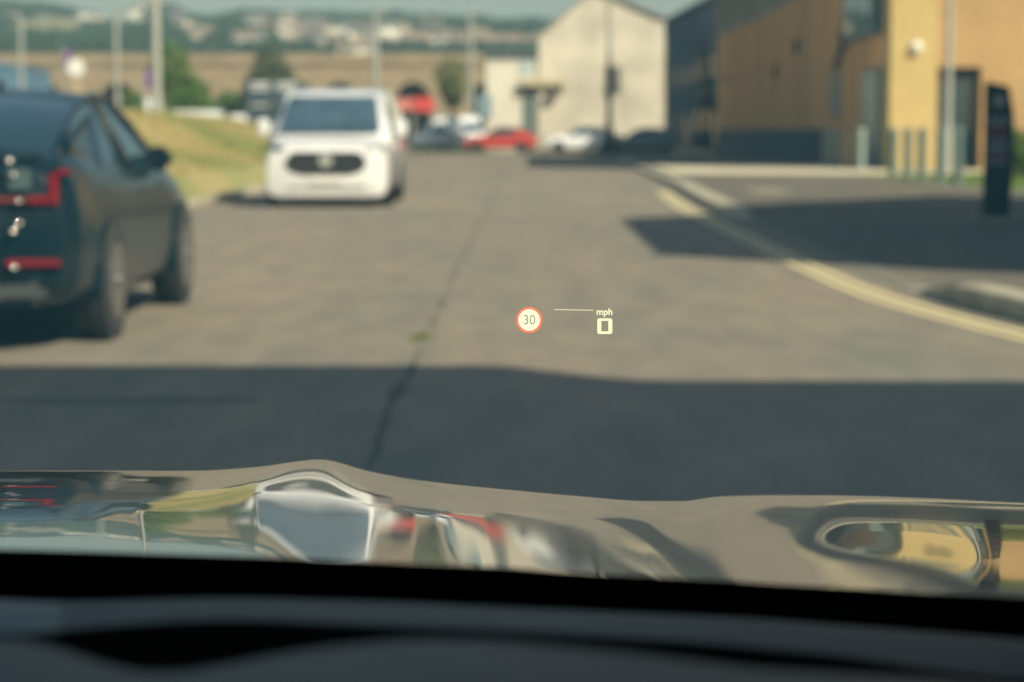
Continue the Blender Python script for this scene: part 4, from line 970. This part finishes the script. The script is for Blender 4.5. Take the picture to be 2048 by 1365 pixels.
def bonnet_column(px, ysc=1.0):
    S_, F_, cur = hermite(px)
    row = F_ + (F_ - S_) * .30; y = 1.03 * ysc
    d = ray(px, row); th = -d.z; z = EYE - th * y; pts = [(y, row)]
    th_s = -ray(px, S_).z; dth = (-ray(px, F_).z - th_s) / (F_ - S_)
    s_ = 0
    while True:
        t = (row - S_) / (F_ - S_) / 1.35 * NT; i = max(0, min(NT - 1, int(t))); src = cur[i] + (cur[i + 1] - cur[i]) * max(0, min(1, t - i))
        e = (HOR - src) / FPX; s_ = (th - e) / 2
        if th - s_ < .016 or row < S_ + 1.0 or y > 3.3: break
        dy = .004; th += (s_ - th) / y * dy; y += dy; z = EYE - th * y; row = S_ + (th - th_s) / dth; pts.append((y, row))
    # roll off over the leading edge
    xr = ray(px, row).x; tail = []
    zz_ = EYE - th * y; yy = y
    for k in range(60):
        s_ += (1.4 + .0 * k) * .004 if s_ < .5 else .03; yy += .004 if s_ < .8 else .003; zz_ -= s_ * (.004 if s_ < .8 else .003); tail.append((yy, zz_))
    return pts, tail
gridc = []
NJ = 150; NK = 60
pxs = [-1500 + 25 * i for i in range(48)] + [-300 + 10 * i for i in range(271)] + [2420 + 25 * i for i in range(20)]
raw = []
for px in pxs:
    pts, tail = bonnet_column(px); F_ = hermite(px)[1]
    yF = min(pts, key=lambda q: abs(q[1] - F_))[0]
    raw.append(bonnet_column(px, 1.30 / yF))
for px, (pts, tail) in zip(pxs, raw):
    col = []
    for j in range(NJ + 1):
        u = j / NJ * (len(pts) - 1); i = min(int(u), len(pts) - 2) if len(pts) > 1 else 0; f = u - i
        y = pts[i][0] + (pts[i + 1][0] - pts[i][0]) * f; r_ = pts[i][1] + (pts[i + 1][1] - pts[i][1]) * f
        col.append(P(px, r_, y))
    xs_ = ray(px, pts[-1][1]).x
    for (yy, z2) in tail: col.append(Vector((xs_ * yy, yy, z2)))
    gridc.append(col)
# smooth across and along
for _ in range(3):
    ng = []
    for i in range(len(gridc)):
        a, c = gridc[max(i - 1, 0)], gridc[min(i + 1, len(gridc) - 1)]
        ng.append([(a[j] + gridc[i][j] * 2 + c[j]) / 4 if 0 < i < len(gridc) - 1 else gridc[i][j] for j in range(len(a))])
    gridc = ng
M['bonnet'] = mat('dark_navy_bonnet_paint', (.006, .009, .016), .12, coat=.85, var=.05, scale=2, ior=1.55)
M['bonnet'].node_tree.nodes['Principled BSDF'].inputs['Coat IOR'].default_value = 1.6
M['bonnet'].node_tree.nodes['Principled BSDF'].inputs['Coat Roughness'].default_value = 0.0
b = MB(); b.loft(gridc, closed=False)
skirt = [[c[-1], c[-1] + Vector((0, .04, -.25)), Vector((c[-1].x, c[-1].y + .02, .25))] for c in gridc]
o = b.build('bonnet', M['bonnet'], own, smooth=True)
b = MB(); b.loft(skirt, closed=False); b.build('front_bumper', M['bonnet'], own, smooth=True)
# scuttle
def Frow(px): return hermite(px)[1]
b = MB(); rings = []
for px in range(-1500, 3000, 20):
    F_ = Frow(px); rings.append([P(px, F_ + 20, 1.29) - Vector((0, 0, .08)), P(px, F_ + 20, 1.27), P(px, F_ + 40, 1.25), P(px, F_ + 80, 1.22), P(px, F_ + 150, 1.18)])
b.loft(rings, closed=False); b.build('scuttle_panel', mat('scuttle_plastic', (.004, .005, .008), .6, .1, spec=.1), own, smooth=True)
# dashboard
M['dash'] = mat('dash_plastic', (.024, .040, .045), .55, .12, 5, .15, 300, spec=.5)
M['void'] = mat('projector_well', (.004, .004, .005), .8, .1, spec=.1)
LIP = [(-1500, 1180), (-400, 1185), (0, 1200), (110, 1206), (250, 1202), (450, 1196), (800, 1206), (1024, 1217), (1500, 1238), (2048, 1280), (2500, 1320)]
LI2 = [(-400, 1215), (60, 1272), (130, 1258), (375, 1240), (500, 1238), (700, 1248), (1024, 1262), (1400, 1284), (1700, 1312), (1900, 1345), (2500, 1400)]
HOOD = [(-400, 1262), (60, 1278), (130, 1300), (220, 1335), (310, 1352), (430, 1336), (580, 1305), (720, 1288), (850, 1278), (1024, 1284), (1300, 1312), (1500, 1338), (1750, 1352), (1900, 1362), (2500, 1430)]
def slin(px, tb): return sum(lin(px + d_, tb) * w_ for d_, w_ in ((-90, 1), (-60, 2), (-30, 3), (0, 4), (30, 3), (60, 2), (90, 1))) / 16
b = MB(); rings = []
for px in range(-1500, 3000, 20):
    a = slin(px, LIP); c = slin(px, LI2); rings.append([P(px, a + 20, 1.10) - Vector((0, 0, .03)), P(px, a + 2, 1.04), P(px, a, 1.0), P(px, a + 4, .96), P(px, (a + c) / 2, .93), P(px, c, .90), P(px, c + 1, .90) - Vector((0, 0, .05))])
dsh = b; dsh.build('dashboard', M['dash'], own, smooth=60)
b = MB(); rings = []
for px in range(-1500, 3000, 20):
    a = slin(px, LI2); c = slin(px, HOOD); rings.append([P(px, a + 4, .897), P(px, a + 20, .89) - Vector((0, 0, .06)), P(px, c + 40, .82) - Vector((0, 0, .06)), P(px, c + 3, .802)])
b.loft(rings, closed=False); 
b = MB(); b.loft([[r_[0], r_[1], r_[2], r_[3]] for r_ in rings], closed=False); b.build('display_well', M['void'], own, smooth=60)
b = MB(); rings = []
for px in range(-1500, 3000, 20):
    a = slin(px, HOOD); rings.append([P(px, a + 2, .805) - Vector((0, 0, .03)), P(px, a + 1, .805), P(px, a, .79), P(px, a + 6, .77), P(px, a + 60, .69), P(px, a + 160, .60), P(px, a + 420, .48)])
b.loft(rings, closed=False); b.build('instrument_hood', M['dash'], own, smooth=60)
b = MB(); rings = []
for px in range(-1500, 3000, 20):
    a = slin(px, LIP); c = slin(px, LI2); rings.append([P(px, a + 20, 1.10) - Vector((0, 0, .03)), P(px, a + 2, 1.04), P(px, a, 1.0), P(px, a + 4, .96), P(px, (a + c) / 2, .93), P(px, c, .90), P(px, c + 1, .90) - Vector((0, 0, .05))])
bpy.data.objects.remove(bpy.data.objects['dashboard']) if 'dashboard' in bpy.data.objects else None
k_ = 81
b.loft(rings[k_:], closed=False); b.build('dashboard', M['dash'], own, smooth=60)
b = MB(); b.loft(rings[:k_ + 1], closed=False); b.build('corner_sidelit', mat('dash_corner_sidelit', (.065, .105, .115), .5, .12, 5), own, smooth=60)  # left end of the dash in lighter plastic, side-window light put into its colour
# windscreen glass
m = bpy.data.materials.new('windscreen_glass'); m.use_nodes = True; t = m.node_tree; t.nodes.clear(); L = t.links.new
tr = t.nodes.new('ShaderNodeBsdfTransparent'); tr.inputs[0].default_value = (.97, .98, .87, 1)
gl = t.nodes.new('ShaderNodeBsdfGlossy'); gl.inputs['Roughness'].default_value = 0.0; gl.inputs[0].default_value = (.8, .9, .95, 1)
fr = t.nodes.new('ShaderNodeValue'); fr.outputs[0].default_value = 0.07
df = t.nodes.new('ShaderNodeBsdfTranslucent'); df.inputs[0].default_value = (.18, .90, .90, 1)
m1 = t.nodes.new('ShaderNodeMixShader'); L(fr.outputs[0], m1.inputs[0]); L(tr.outputs[0], m1.inputs[1]); L(gl.outputs[0], m1.inputs[2])
m2 = t.nodes.new('ShaderNodeMixShader'); m2.inputs[0].default_value = 0.085; L(m1.outputs[0], m2.inputs[1]); L(df.outputs[0], m2.inputs[2])
ou = t.nodes.new('ShaderNodeOutputMaterial'); L(m2.outputs[0], ou.inputs[0])
b = MB(); rows = []
def GL(x, u): return Vector((x, 1.26 - 1.12 * u - .10 * (x + .37) ** 2, .94 + .51 * u + .02 * math.sin(math.pi * u)))
for i in range(13):
    rows.append([GL(x, i / 12) for x in [-1.07 + .1 * q for q in range(15)]])
b.loft(rows, closed=False); b.build('windscreen', m, own, smooth=True)
def glass_hit(px, py):
    d = ray(px, py); lo, hi = 0.0, 1.0
    for _ in range(30):
        u = (lo + hi) / 2; g = GL(d.x, u); y = g.y; zr_ = EYE + d.z * y
        if zr_ > g.z: lo = u
        else: hi = u
    y = GL(d.x * g.y, lo).y - .004; return Vector((d.x * y, y, EYE + d.z * y))
b = MB(); rings = []
for px in range(-1500, 3000, 20):
    F_ = Frow(px); rings.append([glass_hit(px, F_ + 4 + q) for q in (0, 20, 40, 60, 80, 100, 125)])
b.loft(rings, closed=False); b.build('frit_band', mat('ceramic_frit', (.003, .004, .006), .7, .1, spec=.05), own, smooth=True)
# roof lining and pillars of our car
M['lining'] = mat('roof_lining', (.2, .2, .19), .9, .05)
MB().bb(-1.0, .27, -1.2, .12, 1.46, 1.5).build('roof', M['lining'], own)
for x in (-1.08, .34):
    MB().tube([(x, 1.2, .93), (x + (.04 if x < 0 else -.04), .66, 1.22), (x + (.08 if x < 0 else -.08), .10, 1.45)], .035, 10).build('pillar', M['black'], own, smooth=True)
    MB().bb(x - .02, x + .02, -1.2, 1.0, .3, .96).build('door', M['bonnet'], own)

# ---------------------------------------------------------------- head-up display (virtual image floating ahead of the bonnet)
HD = 2.1
c = P(1130, 645, HD); hud = thing('head_up_display', 'projected display floating over the road with 30 limit roundel and mph reading', 'head-up display', c)
rotq = (math.pi / 2 - PITCH, 0, YAW); hud.rotation_euler = rotq
pxm = HD / FPX * 1.004
def hl(px, py, dz=0): return Vector(((px - 1130) * pxm, (645 - py) * pxm, dz))
E_y = emit('hud_cream', (.93, .88, .58), 1.0); E_w = emit('hud_white', (.96, .93, .68), 1.0); E_r = emit('hud_red', (.83, .22, .12), 1.0); E_d = emit('hud_digit', (.30, .31, .20), 1.0); E_l = emit('hud_line', (.66, .64, .40), 1.0)
def disc(r0, r1, c, n=48):
    b = MB(); vs = []; fs = []
    if r0 == 0: b.add([c + Vector((r1 * math.cos(2 * math.pi * k / n), r1 * math.sin(2 * math.pi * k / n), 0)) for k in range(n)], [tuple(range(n))])
    else: b.loft([[c + Vector((r_ * math.cos(2 * math.pi * k / n), r_ * math.sin(2 * math.pi * k / n), 0)) for k in range(n)] for r_ in (r0, r1)], True)
    return b
ro = disc(0, 21.5 * pxm, hl(1058.5, 640.5)).build('speed_limit_roundel', E_w, hud)
disc(21.4 * pxm, 26.2 * pxm, hl(1058.5, 640.5)).build('red_ring', E_r, ro)
text('limit_digits', '30', 26 * pxm, E_d, ro, hl(1058.5, 641.0, .0005), (0, 0, 0), offset=.00001).scale = (.98, 1.05, 1)
text('unit_text', 'mph', 18.5 * pxm, E_y, hud, hl(1209, 624.5), (0, 0, 0), offset=.00020).scale = (1.0, 1.0, 1)
b = MB(); p0, p1 = hl(1108, 619.6), hl(1187, 621); b.add([p0 + Vector((0, -.9 * pxm, 0)), p1 + Vector((0, -.9 * pxm, 0)), p1 + Vector((0, .9 * pxm, 0)), p0 + Vector((0, .9 * pxm, 0))], [(0, 1, 2, 3)]); b.build('guide_line', E_l, hud)
def rrect(x0, x1, y0, y1, r_, n=6):
    pts = []
    for (cx, cy_, a0) in ((x1 - r_, y0 + r_, -90), (x1 - r_, y1 - r_, 0), (x0 + r_, y1 - r_, 90), (x0 + r_, y0 + r_, 180)):
        for k in range(n + 1): a = R(a0 + 90 * k / n); pts.append((cx + r_ * math.cos(a), cy_ + r_ * math.sin(a)))
    return pts
oo = rrect(1194.6, 1224.6, 637.2, 668.4, 4); ii = rrect(1202.6, 1216.6, 642.2, 663.2, .8)
b = MB(); b.loft([[hl(x, y) for x, y in oo], [hl(x, y) for x, y in ii]], True); b.build('speed_digit', E_y, hud)

# ---------------------------------------------------------------- haze in the air
m = bpy.data.materials.new('haze_air'); m.use_nodes = True; t = m.node_tree; t.nodes.clear()
pv = t.nodes.new('ShaderNodeVolumePrincipled'); pv.inputs['Color'].default_value = (.66, .92, 1.0, 1); pv.inputs['Density'].default_value = 0.00028; pv.inputs['Anisotropy'].default_value = 0.0
ou = t.nodes.new('ShaderNodeOutputMaterial'); t.links.new(pv.outputs[0], ou.inputs['Volume'])
hz = MB().bb(-1560, 1560, -210, 2300, -7, 112).build('haze', m); hz['kind'] = 'stuff'; hz['label'] = 'thin pale haze in the air over the road and the far hill'
